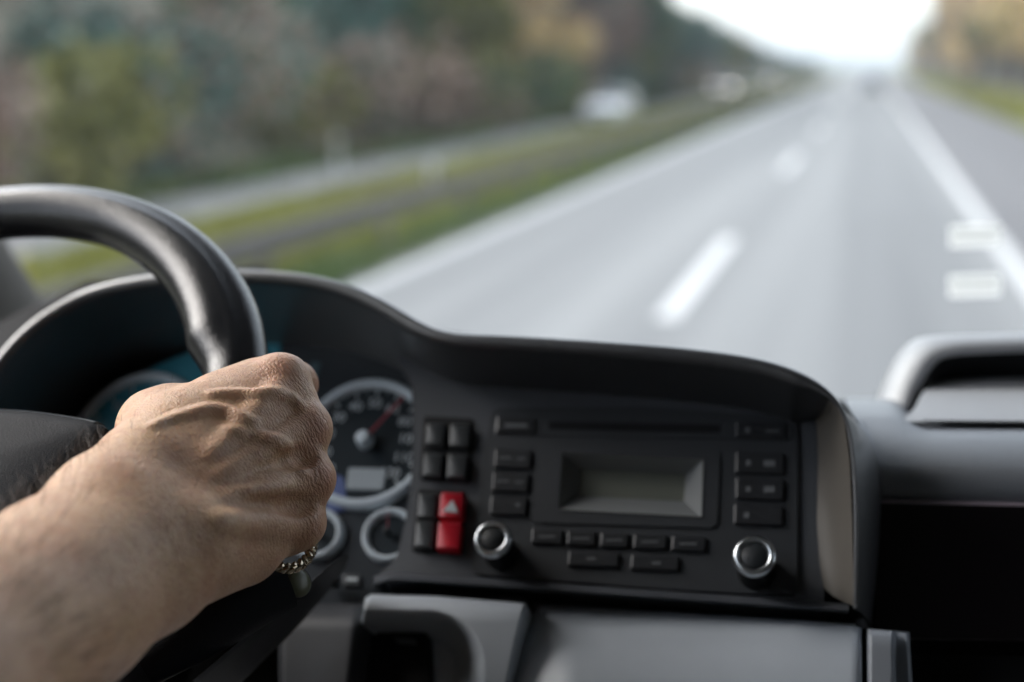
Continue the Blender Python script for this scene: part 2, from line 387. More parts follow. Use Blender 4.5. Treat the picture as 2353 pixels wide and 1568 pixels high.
def tree_type(seed, h, wd, shrub=False):
    r = np.random.default_rng(seed); blobs = []
    if shrub:
        for k in range(6): blobs.append((r.normal(0, wd*.3), r.normal(0, wd*.3), h*r.uniform(.25, .7), wd*r.uniform(.25, .42)))
        return crown_mesh('crown', blobs, 900, .13, seed), None
    for k in range(11):
        z = h*r.uniform(.28, .9); q = wd*.5*(1-abs(z/h-.5)*1.1); a = r.uniform(0, 6.28)
        blobs.append((q*math.cos(a)*r.uniform(.3, .9), q*math.sin(a)*r.uniform(.3, .9), z, wd*r.uniform(.16, .3)))
    cm = crown_mesh('crown', blobs, 2600, .24, seed)
    m = MB(); m.tube([(0, 0, -.4), (.05, 0, h*.3), (.1, .1, h*.6), (0, .1, h*.85)], [.2, .15, .09, .03])
    for b in blobs[:6]: m.tube([(.05, .02, h*.25+b[2]*.2), (b[0]*.6, b[1]*.6, b[2]*.85), (b[0], b[1], b[2])], [.08, .05, .02], 6)
    tm = bpy.data.meshes.new('trunk'); tm.from_pydata([tuple(v) for v in m.V], [], m.F); tm.update(); tm.materials.append(M['bark'])
    return cm, tm
types = [tree_type(10+i, h, wd) for i, (h, wd) in enumerate([(9, 6), (11, 6.5), (8, 5.5), (12, 6)])]
shrubs = [tree_type(40+i, h, wd, True) for i, (h, wd) in enumerate([(2.2, 3), (3, 3.4)])]
cache = {}
HTS = [9.5, 11.5, 8.5, 12.5]
def put_tree(kind, ti, x, y, z, s, rot, label, group, cat='tree', name='tree'):
    # the valley opens out: trees get lower along the road towards the far end
    if name == 'tree':
        b = x/y; e = np.interp(b, [-.160, -.147, -.135, -.11, -.092, -.067, -.046, .012, .032, .045, .058, .09], [.14, .058, .046, .033, .023, .012, .005, .003, .022, .04, .06, .2])
        top = CAMZ+e*y*rng.uniform(.8, 1.0); lim = (top-z)/HTS[ti]
        if lim < s: s = lim
        if s < .22: return
    cm, tm = (shrubs if name == 'bush' else types)[ti]
    key = (kind, id(cm))
    if key not in cache: c = cm.copy(); c.materials.append(LM[kind]); cache[key] = c
    if name == 'bush':
        o = bpy.data.objects.new(name, cache[key]); scene.collection.objects.link(o)
    else:
        o = bpy.data.objects.new(name, None); scene.collection.objects.link(o)
        c = bpy.data.objects.new('crown', cache[key]); c.parent = o; scene.collection.objects.link(c)
        c = bpy.data.objects.new('trunk', tm); c.parent = o; scene.collection.objects.link(c)
    o.location = (x, y, z); o.rotation_euler = (0, 0, rot); o.scale = (s, s, s*rng.uniform(.9, 1.15)); tag(o, label, cat, group)
kinds = {'dark_green': 'dark green', 'blue_green': 'bluish green', 'olive': 'olive green', 'russet': 'russet autumn', 'golden': 'golden autumn', 'mauve_brown': 'bare brownish'}
def zone(y): return 'near' if y < 45 else 'further along' if y < 120 else 'distant'
n = 0
for row, (xr, step) in enumerate([(-15.5, 1), (-20.5, 1.1), (-27, 1.25), (-36, 1.5), (-46, 1.9)]):
    y = 10+row*2
    while y < 430:
        x = xr+rng.uniform(-1.6, 1.6)
        f = np.interp(y, [0, 200, 430], [1, .95, .62])
        k = rng.choice(['dark_green', 'blue_green', 'olive', 'russet', 'golden', 'mauve_brown'], p=[.38, .28, .20, .04, .05, .05])
        if y > 190 and row >= 2: k = rng.choice(['russet', 'mauve_brown', 'olive', 'golden'], p=[.3, .45, .15, .1])
        put_tree(k, int(rng.integers(4)), x, y, lz(x, y)-.2, rng.uniform(.75, 1.2)*f, rng.uniform(0, 6.3),
                 f'{kinds[k]} tree on the {zone(y)} part of the left wooded slope', f'{kinds[k]} trees, {zone(y)} on the left slope')
        y += step*(5.0 if y < 120 else 8.5 if y < 250 else 15)*rng.uniform(.8, 1.2); n += 1
for y in np.arange(12, 110, 3.4):
    x = -13.9+rng.uniform(-.5, .5); k = rng.choice(['dark_green', 'blue_green', 'olive', 'mauve_brown'])
    put_tree(k, int(rng.integers(2)), x, y+rng.uniform(-1, 1), lz(x, y), rng.uniform(.8, 1.3), rng.uniform(0, 6), f'low {kinds[k]} bush at the foot of the left slope', f'{kinds[k]} bushes at the foot of the left slope', 'bush', 'bush')
for row, xr in enumerate([13.5, 18.5, 25]):
    y = 70+row*6
    while y < 520:
        x = xr+rng.uniform(-1.2, 1.2); k = rng.choice(['golden', 'olive', 'russet', 'mauve_brown', 'blue_green'], p=[.48, .22, .08, .16, .06])
        put_tree(k, int(rng.integers(4)), x, y, rz(x, y)-.2, rng.uniform(.95, 1.3)*np.interp(y, [60, 300, 520], [1.1, 1.3, .8]), rng.uniform(0, 6.3),
                 f'{kinds[k]} tree on the {zone(y)} right embankment', f'{kinds[k]} trees, {zone(y)} on the right embankment')
        y += (6.5 if y < 200 else 14)*rng.uniform(.8, 1.2); n += 1
print('trees', n)

# ------------------------------------------------------------------ cars and sign
M['carwhite'] = mat('white_paint', (.78, .8, .82), .25, coat=.8); M['cardark'] = mat('dark_paint', (.02, .03, .06), .25, coat=.8); M['carsilver'] = mat('silver_paint', (.35, .36, .38), .3, metal=.6, coat=.6)
M['carblue'] = mat('slate_paint', (.06, .075, .1), .3, coat=.6); M['carglass'] = mat('car_glass', (.02, .025, .03), .08); M['tyre'] = mat('rubber', (.02, .02, .02), .8); M['rimm'] = mat('alloy', (.4, .4, .42), .35, metal=1)
M['lamp'] = mat('lit_headlamp', (.9, .9, .85), .2, emis=(1, .9, .78), estr=4); M['lampoff'] = mat('clear_lamp', (.6, .62, .65), .15); M['tail'] = mat('tail_lamp', (.35, .01, .01), .25)
def car(x, y, face, paint, label, lit=False):
    "face=-1: nose towards the camera"
    e = empty('car', (x, y, 0)); tag(e, label, 'car')
    secs = [(-2.15, .45, .62, .80), (-2.05, .30, .78, .86), (-1.2, .26, .92, .9), (-.75, .25, .97, .9), (1.3, .25, 1.0, .9), (1.95, .28, .98, .87), (2.15, .45, .8, .80)]
    rings = []
    for yy, zb, zt, hw in secs:
        rings.append([np.array((x+sx*hw*k, y+yy*(-face), z)) for sx, k, z in [(-1, .96, zb), (-1, 1, (zb+zt)/2), (-1, .95, zt), (-.5, 1, zt+.03), (.5, 1, zt+.03), (1, .95, zt), (1, 1, (zb+zt)/2), (1, .96, zb)]])
    V, F = loft(rings, closed=True, cap=True); mesh('body', V, F, paint, e, ang=50)
    g = [(-.95, .96, .78, .97), (-.25, .97, .64, 1.42), (.9, .98, .62, 1.45), (1.75, 1.0, .74, 1.0)]
    rings = [[np.array((x+s*h, y+yy*(-face), z)) for s, h, z in [(-1, .80 if i in (0, 3) else .80, .94), (-1, h, zt-.03), (-.8, h, zt), (.8, h, zt), (1, h, zt-.03), (1, .80, .94)]] for i, (yy, _, h, zt) in enumerate(g)]
    V, F = loft(rings, closed=True, cap=True); mesh('windows', V, F, M['carglass'], e, ang=40)
    rings = [[np.array((x+s*h, y+yy*(-face), z)) for s, h, z in [(-1, .63, 1.415), (-.8, .6, 1.47), (.8, .6, 1.47), (1, .63, 1.415)]] for yy in (-.2, .3, .95)]
    V, F = loft(rings, closed=True, cap=True); mesh('roof', V, F, paint, e)
    for sx in (-1, 1):
        for yy in (-1.35, 1.35):
            wq = revolve('wheel', [(.2, -.1), (.31, -.1), (.325, -.07), (.325, .07), (.31, .1), (.2, .1)], np.array((x+sx*.8, y+yy, .325)), (1, 0, 0), M['tyre'], e, n=24)
            revolve('rim', [(0, .07), (.1, .09), (.2, .1), (.2, .0)], np.array((x+sx*.8, y+yy, .325)), (sx, 0, 0), M['rimm'], wq, n=20)
        ly = y+2.12
        MB().box((x+sx*.66-.16, y-2.13 if face == -1 else y+2.0, .6), (x+sx*.66+.16, y-2.02 if face == -1 else y+2.11, .74)).build('headlamp', M['lamp'] if lit else M['lampoff'], e)
        MB().box((x+sx*.66-.16, y+2.02 if face == -1 else y-2.15, .68), (x+sx*.66+.16, y+2.12 if face == -1 else y-2.02, .86)).build('tail_lamp', M['tail'], e)
    MB().box((x-.26, (y-2.17 if face == -1 else y-2.17), .42), (x+.26, y-2.14, .52)).build('number_plate', M['postwhite'], e)
    MB().box((x-.45, y-2.165 if face == -1 else y+2.14, .55), (x+.45, y-2.13 if face == -1 else y+2.16, .66)).build('grille', M['postblack'], e)
    return e
car(-10.7, 61, -1, M['carwhite'], 'white car coming the other way beyond the guard rail')
g = G(1712, 246); car(-11.2, 116, -1, M['carblue'], 'nearer oncoming car with two blurred lit headlamps', True)
g = G(1818, 221); car(-11.2, 180, -1, M['carblue'], 'further oncoming car with two blurred lit headlamps', True)
g = G(2028, 212); car(.3, g[1]+2, 1, M['cardark'], 'dark blue car far ahead in the right lane')
M['signblue'] = mat('sign_blue', (.03, .10, .38), .5, noise_amt=.04, noise_scale=2); M['signgrey'] = mat('sign_back', (.3, .3, .31), .6, metal=.5)
g = G(1402, 228); e = empty('road_sign', (g[0], g[1], 0)); tag(e, 'blue motorway sign on two posts in front of the left trees', 'road sign')
MB().box((g[0]-1.0, g[1], .6), (g[0]+1.0, g[1]+.05, 3.2)).build('sign_panel', M['signblue'], e, bevel=.02)
for sx in (-.6, .6): MB().tube([(g[0]+sx, g[1]+.1, -.05), (g[0]+sx, g[1]+.1, 3.1)], [.05, .05]).build('post', M['signgrey'], e)

# air: pale autumn haze round the whole scene
hm = bpy.data.materials.new('haze_air'); hm.use_nodes = True; hn = hm.node_tree.nodes
for x in list(hn): hn.remove(x)
ho = hn.new('ShaderNodeOutputMaterial'); pvn = hn.new('ShaderNodeVolumePrincipled'); pvn.inputs['Color'].default_value = (.86, .93, 1, 1); pvn.inputs['Density'].default_value = .0006; pvn.inputs['Anisotropy'].default_value = .2
hm.node_tree.links.new(pvn.outputs[0], ho.inputs['Volume'])
tag(MB().box((-2550, -900, -4), (2550, 5100, 42)).build('haze', hm), kind='stuff')

# ------------------------------------------------------------------ CAB shell
cab = empty('truck_cab', (0, .2, 1.0)); tag(cab, 'dark interior shell of the truck cab with its left pillar, roof and windscreen', 'truck cab')
XL, XR = -.80, 1.55
pb = P(36, 745, 1.24)                                   # foot of the left pillar
def slab(name, pts, th, m, parent, nrm=None):
    pts = [np.array(p, float) for p in pts]; n_ = np.cross(pts[1]-pts[0], pts[2]-pts[0]); n_ /= np.linalg.norm(n_)
    k = len(pts); V = pts+[p+n_*th for p in pts]
    F = [tuple(range(k))[::-1], tuple(range(k, 2*k))]+[(i, (i+1) % k, (i+1) % k+k, i+k) for i in range(k)]
    return mesh(name, V, F, m, parent, smooth=False)
ptop = pb+np.array([-.10, -.24, 1.0])
def pillar(base, top, name):
    rings = []
    for t in np.linspace(-.5, 1, 8):
        c = base+(top-base)*t
        rings.append([c+np.array([.035*math.cos(a)*1.1, .06*math.sin(a), 0]) for a in np.linspace(0, 6.283, 12, endpoint=False)])
    V, F = loft(rings, closed=True, cap=True); return mesh(name, V, F, M['cabtrim'], cab, ang=60)
pillar(P(2, 745, 1.24), P(2, 745, 1.24)+np.array([-.42, -.22, .9]), 'left_pillar')
rb = np.array([XR, pb[1], pb[2]]); pillar(rb, rb+np.array([.05, -.22, .9]), 'right_pillar')
# windscreen: gently curved pane
rows = []
for t in np.linspace(0, 1, 8):
    z = pb[2]-.30+1.22*t; r = []
    for s in np.linspace(-1, 1, 25):
        x = (XL-.02+XR)/2+s*(XR-XL)/2*1.0
        r.append(np.array((x, 1.46-.24*t-.13*s*s*1.0, z)))
    rows.append(r)
V, F = loft(rows); mesh('windscreen', V, F, M['glass'], cab, ang=180)
RZ = CAMZ+.62
M['liner'] = mat('headliner_cloth', (.17, .165, .155), .9, bump=.3, bump_scale=200)
slab('roof', [(XL-.1, 1.28, RZ), (XR+.1, 1.28, RZ), (XR+.1, -.8, RZ), (XL-.1, -.8, RZ)], .05, M['liner'], cab)
slab('back_wall', [(XL-.1, -.75, .9), (XR+.1, -.75, .9), (XR+.1, -.75, RZ), (XL-.1, -.75, RZ)], .05, M['liner'], cab)
slab('door', [(XL-.1, -.7, .9), (XL-.1, 1.15, .9), (XL-.1, 1.15, CAMZ-.38), (XL-.1, -.7, CAMZ-.38)], .06, M['cabtrim'], cab)
slab('door', [(XR+.1, -.7, .9), (XR+.1, 1.15, .9), (XR+.1, 1.15, CAMZ-.25), (XR+.1, -.7, CAMZ-.25)], .06, M['cabtrim'], cab)  # out of view; sill raised to cut light from the right
slab('door_pillar', [(XL-.1, -.75, .9), (XL-.1, -.22, .9), (XL-.1, -.30, RZ), (XL-.1, -.75, RZ)], .07, M['cabtrim'], cab)  # unseen side wall, added to hold back light from behind
slab('door_pillar', [(XR+.1, -.75, .9), (XR+.1, .80, .9), (XR+.1, .70, RZ), (XR+.1, -.75, RZ)], .07, M['cabtrim'], cab)  # unseen side wall, widened to shut out light through the passenger window
slab('floor', [(XL-.1, -.7, .9), (XR+.1, -.7, .9), (XR+.1, 1.4, .9), (XL-.1, 1.4, .9)], .05, M['cabtrim'], cab)

# striped vent reflections low in the windscreen, put in as pale film patches
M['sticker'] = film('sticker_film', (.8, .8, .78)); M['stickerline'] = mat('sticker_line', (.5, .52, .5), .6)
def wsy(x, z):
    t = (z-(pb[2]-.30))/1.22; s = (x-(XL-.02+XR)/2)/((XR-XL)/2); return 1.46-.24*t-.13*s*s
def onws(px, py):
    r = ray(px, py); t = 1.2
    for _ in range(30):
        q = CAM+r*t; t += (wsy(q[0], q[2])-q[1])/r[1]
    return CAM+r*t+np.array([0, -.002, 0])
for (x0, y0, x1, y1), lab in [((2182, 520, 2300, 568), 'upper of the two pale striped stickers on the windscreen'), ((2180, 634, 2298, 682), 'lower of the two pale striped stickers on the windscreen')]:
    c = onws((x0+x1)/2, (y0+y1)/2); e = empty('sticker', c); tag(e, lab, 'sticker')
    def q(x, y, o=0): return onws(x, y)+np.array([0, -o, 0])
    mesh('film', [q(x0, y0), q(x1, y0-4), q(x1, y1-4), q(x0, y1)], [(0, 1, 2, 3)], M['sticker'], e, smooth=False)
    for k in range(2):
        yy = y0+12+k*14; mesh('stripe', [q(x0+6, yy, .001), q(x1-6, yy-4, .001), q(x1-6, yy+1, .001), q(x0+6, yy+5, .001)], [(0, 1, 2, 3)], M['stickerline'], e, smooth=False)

# ------------------------------------------------------------------ DASHBOARD
dash = empty('dashboard', on(1400, 1300)); tag(dash, 'dark grey truck dashboard with a long curved hood under the windscreen', 'dashboard')
# hood: lip curve swept back towards the glass
lip = [(-140, 1060), (-60, 905), (0, 812), (60, 750), (120, 706), (200, 664), (300, 640), (430, 624), (560, 622), (640, 625), (720, 634), (800, 653), (870, 682), (930, 718), (985, 752), (1040, 768), (1120, 770), (1250, 777), (1400, 787), (1550, 798), (1700, 816), (1790, 836), (1860, 864), (1912, 900), (1945, 945), (1962, 1000), (1972, 1110), (1974, 1250), (1972, 1400)]
lp = resample(smooth_poly(lip, 3), 150)
def lip_off(x, y):
    return np.interp(y, [900, 1400], [.045, .014]) if x > 1850 else .045
C3 = np.array([on(x, y, lip_off(x, y)) for x, y in lp])
for _ in range(2): C3[1:-1] = (C3[:-2]+2*C3[1:-1]+C3[2:])/4
T = np.gradient(C3, axis=0); T /= np.linalg.norm(T, axis=1)[:, None]
OUT = np.cross(T, pn); OUT /= np.linalg.norm(OUT, axis=1)[:, None]
if OUT[75] @ pv < 0: OUT = -OUT
BK = np.array([0, .955, -.30]); RN = .0044
prof_rows = []
RN0 = RN
for i in range(len(C3)):
    px, py = lp[i]; right = np.clip((px-1840)/90, 0, 1); RN = RN0*(1-.72*right)
    c = C3[i]-OUT[i]*RN; o = OUT[i]
    r = [c-o*(RN+.004-.03*right)-pn*.16, c-o*(RN+.002-.02*right)-pn*.05, c-o*(RN-.004*right)-pn*.006]
    for a in np.linspace(180, 20, 9): r.append(c+RN*(math.cos(rad(a))*o+math.sin(rad(a))*pn))
    top = c+RN*o
    bk = BK*(1-right)+right*np.array([.1, .93, -.30])
    r += [top+bk*.01-.0005*o, top+bk*.05-o*.002, top+bk*.16+np.array([0, 0, -.012]), top+bk*.34+np.array([0, 0, -.05])]
    prof_rows.append(r)
V, F = loft(prof_rows)
hood = mesh('hood', V, F, M['hood'], dash, ang=180)
# warm grey inner side wall at the right of the recess
wl_in = [(1868, 905), (1876, 960), (1880, 1054), (1877, 1200), (1884, 1300), (1893, 1352)]
wl_out = [(1908, 912), (1938, 960), (1952, 1054), (1958, 1200), (1961, 1320), (1962, 1393)]
A_ = resample(wl_in, 24); B_ = resample(wl_out, 24)
rows = []
for t in np.linspace(0, 1, 7):
    rows.append([on(*A_[i], 0)*(1-t)+on(*B_[i], lip_off(B_[i][0], B_[i][1])-.002)*t+pn*(-.004*math.sin(t*math.pi)) for i in range(24)])
V, F = loft(rows); mesh('side_wall', V, F, M['wall'], dash, ang=180)
# dark box behind everything
bk_pts = [(-400, 1750), (-260, 900), (-40, 760), (200, 640), (600, 610), (1000, 760), (1800, 840), (1990, 960), (1990, 1750)]
plate('backing', bk_pts, -.14, -.10, M['black'], dash, r=0, bev=.001)
# main fascia plate
fas = [(905, 826), (930, 850), (945, 885), (948, 1000), (944, 1100), (930, 1200), (910, 1285), (862, 1326), (1000, 1333), (1400, 1362), (1893, 1396), (1893, 1350), (1884, 1300), (1877, 1200), (1880, 1054), (1876, 960), (1868, 900), (1500, 820), (1100, 790), (960, 780)]
def soft_plate(name, pts, h0, h1, m, parent, bev=.002, at=None): return plate(name, pts, h0, h1, m, parent, r=.004, bev=bev, at=at)
plate_hole('fascia', fas, [(1200, 1000), (1700, 1010), (1690, 1240), (1190, 1230)], -.05, 0, M['fascia'], dash)
# sill under the fascia: thin light-catching ledge
sill = resample([(858, 1338), (900, 1328), (1000, 1334), (1200, 1348), (1400, 1362), (1650, 1380), (1950, 1401)], 60)
rows = []
for x, y in sill:
    rows.append([on(x, y-14, .0005), on(x, y-12, .003), on(x, y-5, .009), on(x, y+2, .0115), on(x, y+6, .009), on(x, y+8, .002), on(x, y+8, -.05)])
V, F = loft(rows); mesh('sill', V, F, M['fascia'], dash, ang=60)
# ---- lower panels
def patch(name, top, bot, fo, m, n=60, k=40, back=.03, parent=dash):
    "panel between two edge curves in the photo, height fo(px,py)"
    A = resample(top, n); B = resample(bot, n); rows = []
    for j in range(-2, k+1):
        t = max(0, j/k); row = []
        for i in range(n):
            q = A[i]*(1-t)+B[i]*t; h = fo(*q)
            e = min(i, n-1-i)/2.5; h -= .004*max(0, 1-e)**2
            if j == -2: h -= .045
            if j == -1: h -= .010
            if 0 <= j < 3: h -= .004*(1-j/3)**2
            row.append(on(q[0], q[1]-(0 if j >= 0 else 2), h))
        row = [row[0]-pn*.03]+row+[row[-1]-pn*.03]
        rows.append(row)
    V, F = loft(rows); return mesh(name, V, F, m, parent, ang=180)
def sstep(a, b, x): t = np.clip((x-a)/(b-a), 0, 1); return t*t*(3-2*t)
def roll(y, y0, L_=170, amp=.02):   # the panel top rolls back towards the gap
    t = np.clip(1-(y-y0)/L_, 0, 1); return -amp*t*t
def pocket(x, y):
    # rounded hollow around the vent, open to the left
    cx, cy, rr = 985, 1530, 95
    lx = 905; qx = max(x-cx, 0); qy = max(cy-y, 0)
    d = math.hypot(qx, qy) if y < cy else qx
    d = d-rr if (x > cx or True) else 0
    inside = 1-sstep(-38, 34, d)
    return .024+roll(y, 1372, 60, .006)-.055*inside
patch('vent_surround', [(838, 1378), (852, 1368), (1000, 1372), (1211, 1389)], [(780, 1800), (850, 1800), (1000, 1800), (1120, 1800)], pocket, M['silver'], 90, 70)
patch('lower_panel', [(1223, 1388), (1500, 1404), (1750, 1420), (1979, 1438)], [(1118, 1800), (1400, 1800), (1700, 1800), (1985, 1800)],
      lambda x, y: .026+roll(y, 1400, 230, .030)-.010*sstep(1330, 1180, x)*sstep(1400, 1600, y), M['silver'], 90, 60)
# bend the seam: the lower panels share a curved joint
patch('console_side', [(1994, 1447), (2030, 1450), (2062, 1453), (2090, 1456)], [(1992, 1800), (2040, 1800), (2078, 1800), (2112, 1800)],
      lambda x, y: .024-.020*sstep(2050, 2056, x)*.6, mat('mid_grey_panel', (.22, .24, .27), .4), 30, 30)
patch('column_side_trim', [(640, 1372), (700, 1388), (770, 1392), (832, 1388)], [(640, 1800), (700, 1800), (740, 1800), (780, 1800)],
      lambda x, y: .006+roll(y, 1385, 60, .012), M['silver_dark'], 30, 40)
plate('vent_opening', [(842, 1446), (985, 1450), (1000, 1800), (800, 1800)], -.045, -.022, M['black'], dash, r=.006)
plate('vent_slider', [(905, 1462), (950, 1466), (950, 1474), (905, 1470)], -.03, -.014, M['fascia'], dash, r=.0008, bev=.0004)
# ---- passenger side: rounded pad, black compartment, open tray
rows = []
XS_ = np.r_[np.linspace(1930, 2700, 40), np.linspace(2740, 5400, 30)]
prof = [(915, .002, -.16), (918, .004, -.09), (930, .012, -.05), (960, .022, -.024), (1010, .026, -.010), (1070, .0, .002), (1110, 0, .002), (1150, 0, -.002), (1156, 0, -.02)]
for x in XS_:
    row = []
    for y, _, h in prof:
        if y < 1010: y = 1010-(1010-y)*(1-.55*np.clip((x-2060)/60, 0, 1))
        yy = y+(x-2000)*.022*np.clip((y-900)/250, 0, 1)
        flare = .016*math.exp(-((x-1985)/40)**2) if h > -.05 else 0
        xx = max(x, 1942+np.clip((y-925)*.62, 0, 64))+(x-1930)*1e-3; row.append(on(xx, yy, h-.012))
    row[-1] = on(x, 1150+(x-2000)*.022, -.06)
    rows.append(row)
V, F = loft(rows); pad = mesh('passenger_pad', V, F, M['pad'], dash, ang=180)
# deck behind the pad falling away to the glass
d_ = []
for x in np.r_[np.linspace(1930, 2700, 24), np.linspace(2800, 5400, 12)]:
    a = on(x, 917, -.15); d_.append([a+np.array([0, 0, -.001]), a+np.array([0, .05, -.02]), a+np.array([0, .3, -.14])])
V, F = loft(d_); mesh('deck', V, F, M['hood'], dash, ang=180)
plate('compartment_frame', [(1998, 1146), (4000, 1192), (4000, 1478), (1996, 1440)], -.06, -.012, M['trimline'], dash, r=.002)
plate('compartment_door', [(2007, 1154), (4010, 1200), (4010, 1500), (2004, 1470)], -.055, -.0095, M['screenblack'], dash, r=.002, bev=.0012)
plate('lower_shelf', [(1985, 1405), (4600, 1470), (4600, 1900), (1985, 1900)], -.12, -.035, M['black'], dash, r=0)
# side wall between hood lip and compartment, black for the shadow there
rows = []
for y in np.linspace(1020, 1445, 20):
    rows.append([on(1966, y, lip_off(1970, y)-.012), on(1985, y, .0), on(2003, y, -.012)])
V, F = loft(rows); mesh('joint_trim', V, F, M['black'], dash, ang=180)
# tray: raised arch around an open compartment on top
arch_o = [(1996, 975), (2006, 935), (2020, 893), (2042, 846), (2070, 803), (2100, 779), (2140, 771), (2250, 768), (2500, 762), (2800, 756), (3400, 744)]
arch_i = [(2086, 966), (2092, 942), (2102, 905), (2120, 868), (2138, 838), (2155, 820), (2180, 812), (2260, 806), (2500, 798), (2800, 790), (3400, 776)]
Ao = resample(smooth_poly(arch_o, 2), 60); Ai = resample(smooth_poly(arch_i, 2), 60)
rows = []; ceil_ = []
for i in range(60):
    o = on(*Ao[i], -.118); n_ = on(*Ai[i], -.095); mid = (o+n_)/2+pn*.006
    rows.append([o+np.array([.01, .17, -.10]), o+np.array([.004, .04, -.02]), o, o*.75+n_*.25+pn*.0055, mid, o*.25+n_*.75+pn*.0045, n_, n_-pn*.004+np.array([.001, 0, 0])])
    ceil_.append([n_-pn*.004+np.array([.001, 0, 0]), n_-pn*.05+np.array([.018, 0, -.004]), n_-pn*.12+np.array([.02, 0, -.02])])
V, F = loft(rows); M['arch'] = mat('light_grey_moulding', (.36, .37, .39), .38, spec=.8, bump=.4, bump_scale=1100)  # same plastic as the pad, painted paler for the sky light on it
mesh('tray_hood', V, F, M['arch'], dash, ang=180)
V, F = loft(ceil_); mesh('tray_lining', V, F, M['black'], dash, ang=180)  # black ceiling: shade inside the tray put into the colour
rows = []
for x in np.linspace(2080, 3400, 70):
    xb = 2148+(x-2080)*650/720; xm = x*.5+xb*.5
    rows.append([on(x, 969+(x-2080)*.004, -.040), on(x-2, 962, -.043), on(x*.7+xb*.3, 940, -.060), on(xm+4, 905, -.088), on(xb, 872, -.122), on(xb+6, 850, -.16)])
V, F = loft(rows); mesh('tray_floor', V, F, M['tray'], dash, ang=180)
rows = []
for x in np.linspace(2120, 3400, 40): rows.append([on(x, 966+(x-2130)*.01, -.040), on(x, 974+(x-2130)*.01-6*math.exp(-((x-2120)/30)**2), -.0395)])
V, F = loft(rows); mesh('tray_seam', V, F, M['black'], dash, ang=180)

# shelf between the hood and the foot of the windscreen
V = [(x, y, z) for x in (XL-.08, XR+.08) for y, z in ((.98, CAMZ-.44), (1.12, CAMZ-.40), (1.48, CAMZ-.40), (1.48, CAMZ-.60), (.98, CAMZ-.60))]
mesh('shelf', V, [(0, 1, 6, 5), (1, 2, 7, 6), (2, 3, 8, 7), (3, 4, 9, 8), (4, 0, 5, 9), (0, 4, 3, 2, 1), (5, 6, 7, 8, 9)], M['hood'], dash, smooth=False)
# ---- switches
def switch(rect, m, label=None, off=.006, name='switch'):
    (x0, y0, x1, y1) = rect; dx = -(y1-y0)*.09
    s = plate(name, [(x0, y0), (x1, y0+2), (x1+dx, y1+2), (x0+dx, y1)], -.01, off, m, dash, r=.0012, bev=.0016, dome=-.0012)
    if label: s['label'] = label
    return s
plate('switch_bezel', [(972, 955), (1088, 961), (1078, 1110), (962, 1102)], -.01, .0015, M['black'], dash, r=.003)
plate('switch_bezel', [(958, 1122), (1070, 1127), (1060, 1275), (944, 1268)], -.01, .0015, M['black'], dash, r=.003)
for r in [(980, 970, 1022, 1022), (1035, 972, 1080, 1026), (974, 1038, 1017, 1094), (1029, 1040, 1074, 1098), (962, 1132, 1004, 1190), (956, 1196, 998, 1258)]:
    switch(r, M['button2'])
hz = switch((1012, 1130, 1066, 1190), M['red'], 'red hazard switch half with a pale triangle', .008, 'hazard_switch')
c = ab(1037, 1164, .0085); tri = [(c[0], c[1]+.0042), (c[0]-.0046, c[1]-.0034), (c[0]+.0046, c[1]-.0034)]
plate('triangle_mark', tri, .0072, .0088, M['print'], hz, r=.0004, bev=.0003, px=False)
switch((1007, 1197, 1060, 1262), M['red'], 'plain red lower half of the hazard switch', .008, 'hazard_switch')
for r in [(738, 1316, 772, 1344), (788, 1318, 830, 1346)]:
    s = plate('trip_button', [(r[0], r[1]), (r[2], r[1]+2), (r[2]-2, r[3]), (r[0]-2, r[3])], -.02, -.012, M['button2'], dash, r=.0015, bev=.001)
    plate('button_mark', [(r[0]+8, r[1]+9), (r[2]-8, r[1]+10), (r[2]-9, r[1]+17), (r[0]+7, r[1]+16)], -.0121, -.0114, M['print'], s, r=0, bev=.0002)
# ------------------------------------------------------------------ instrument cluster
clu = empty('instrument_cluster', on(750, 1050, -.03)); tag(clu, 'teal tinted instrument cluster with pale ringed dials behind the steering wheel', 'instrument panel')
CO = -.028
plate('cluster_face', [(70, 1420), (120, 1150), (180, 1000), (250, 905), (340, 840), (460, 800), (700, 790), (880, 805), (990, 880), (990, 1420)], CO-.02, CO, M['cluster'], clu, r=.01)
plate('teal_mask', [(120, 1120), (185, 990), (262, 900), (345, 845), (450, 800), (560, 780), (650, 778), (640, 830), (610, 900), (560, 1100), (300, 1240)], CO-.01, CO+.0012, M['teal'], clu, r=.01)  # plate standing in for the sky reflected in the cluster glass
plate('teal_strip', [(712, 832), (736, 832), (712, 960), (690, 960)], CO-.01, CO+.001, mat('pale_teal', (.09, .15, .17), .4), clu, r=0)
plate('violet_mask', [(738, 1080), (790, 1092), (802, 1170), (752, 1180)], CO-.01, CO+.0022, M['violet'], clu, r=.004)
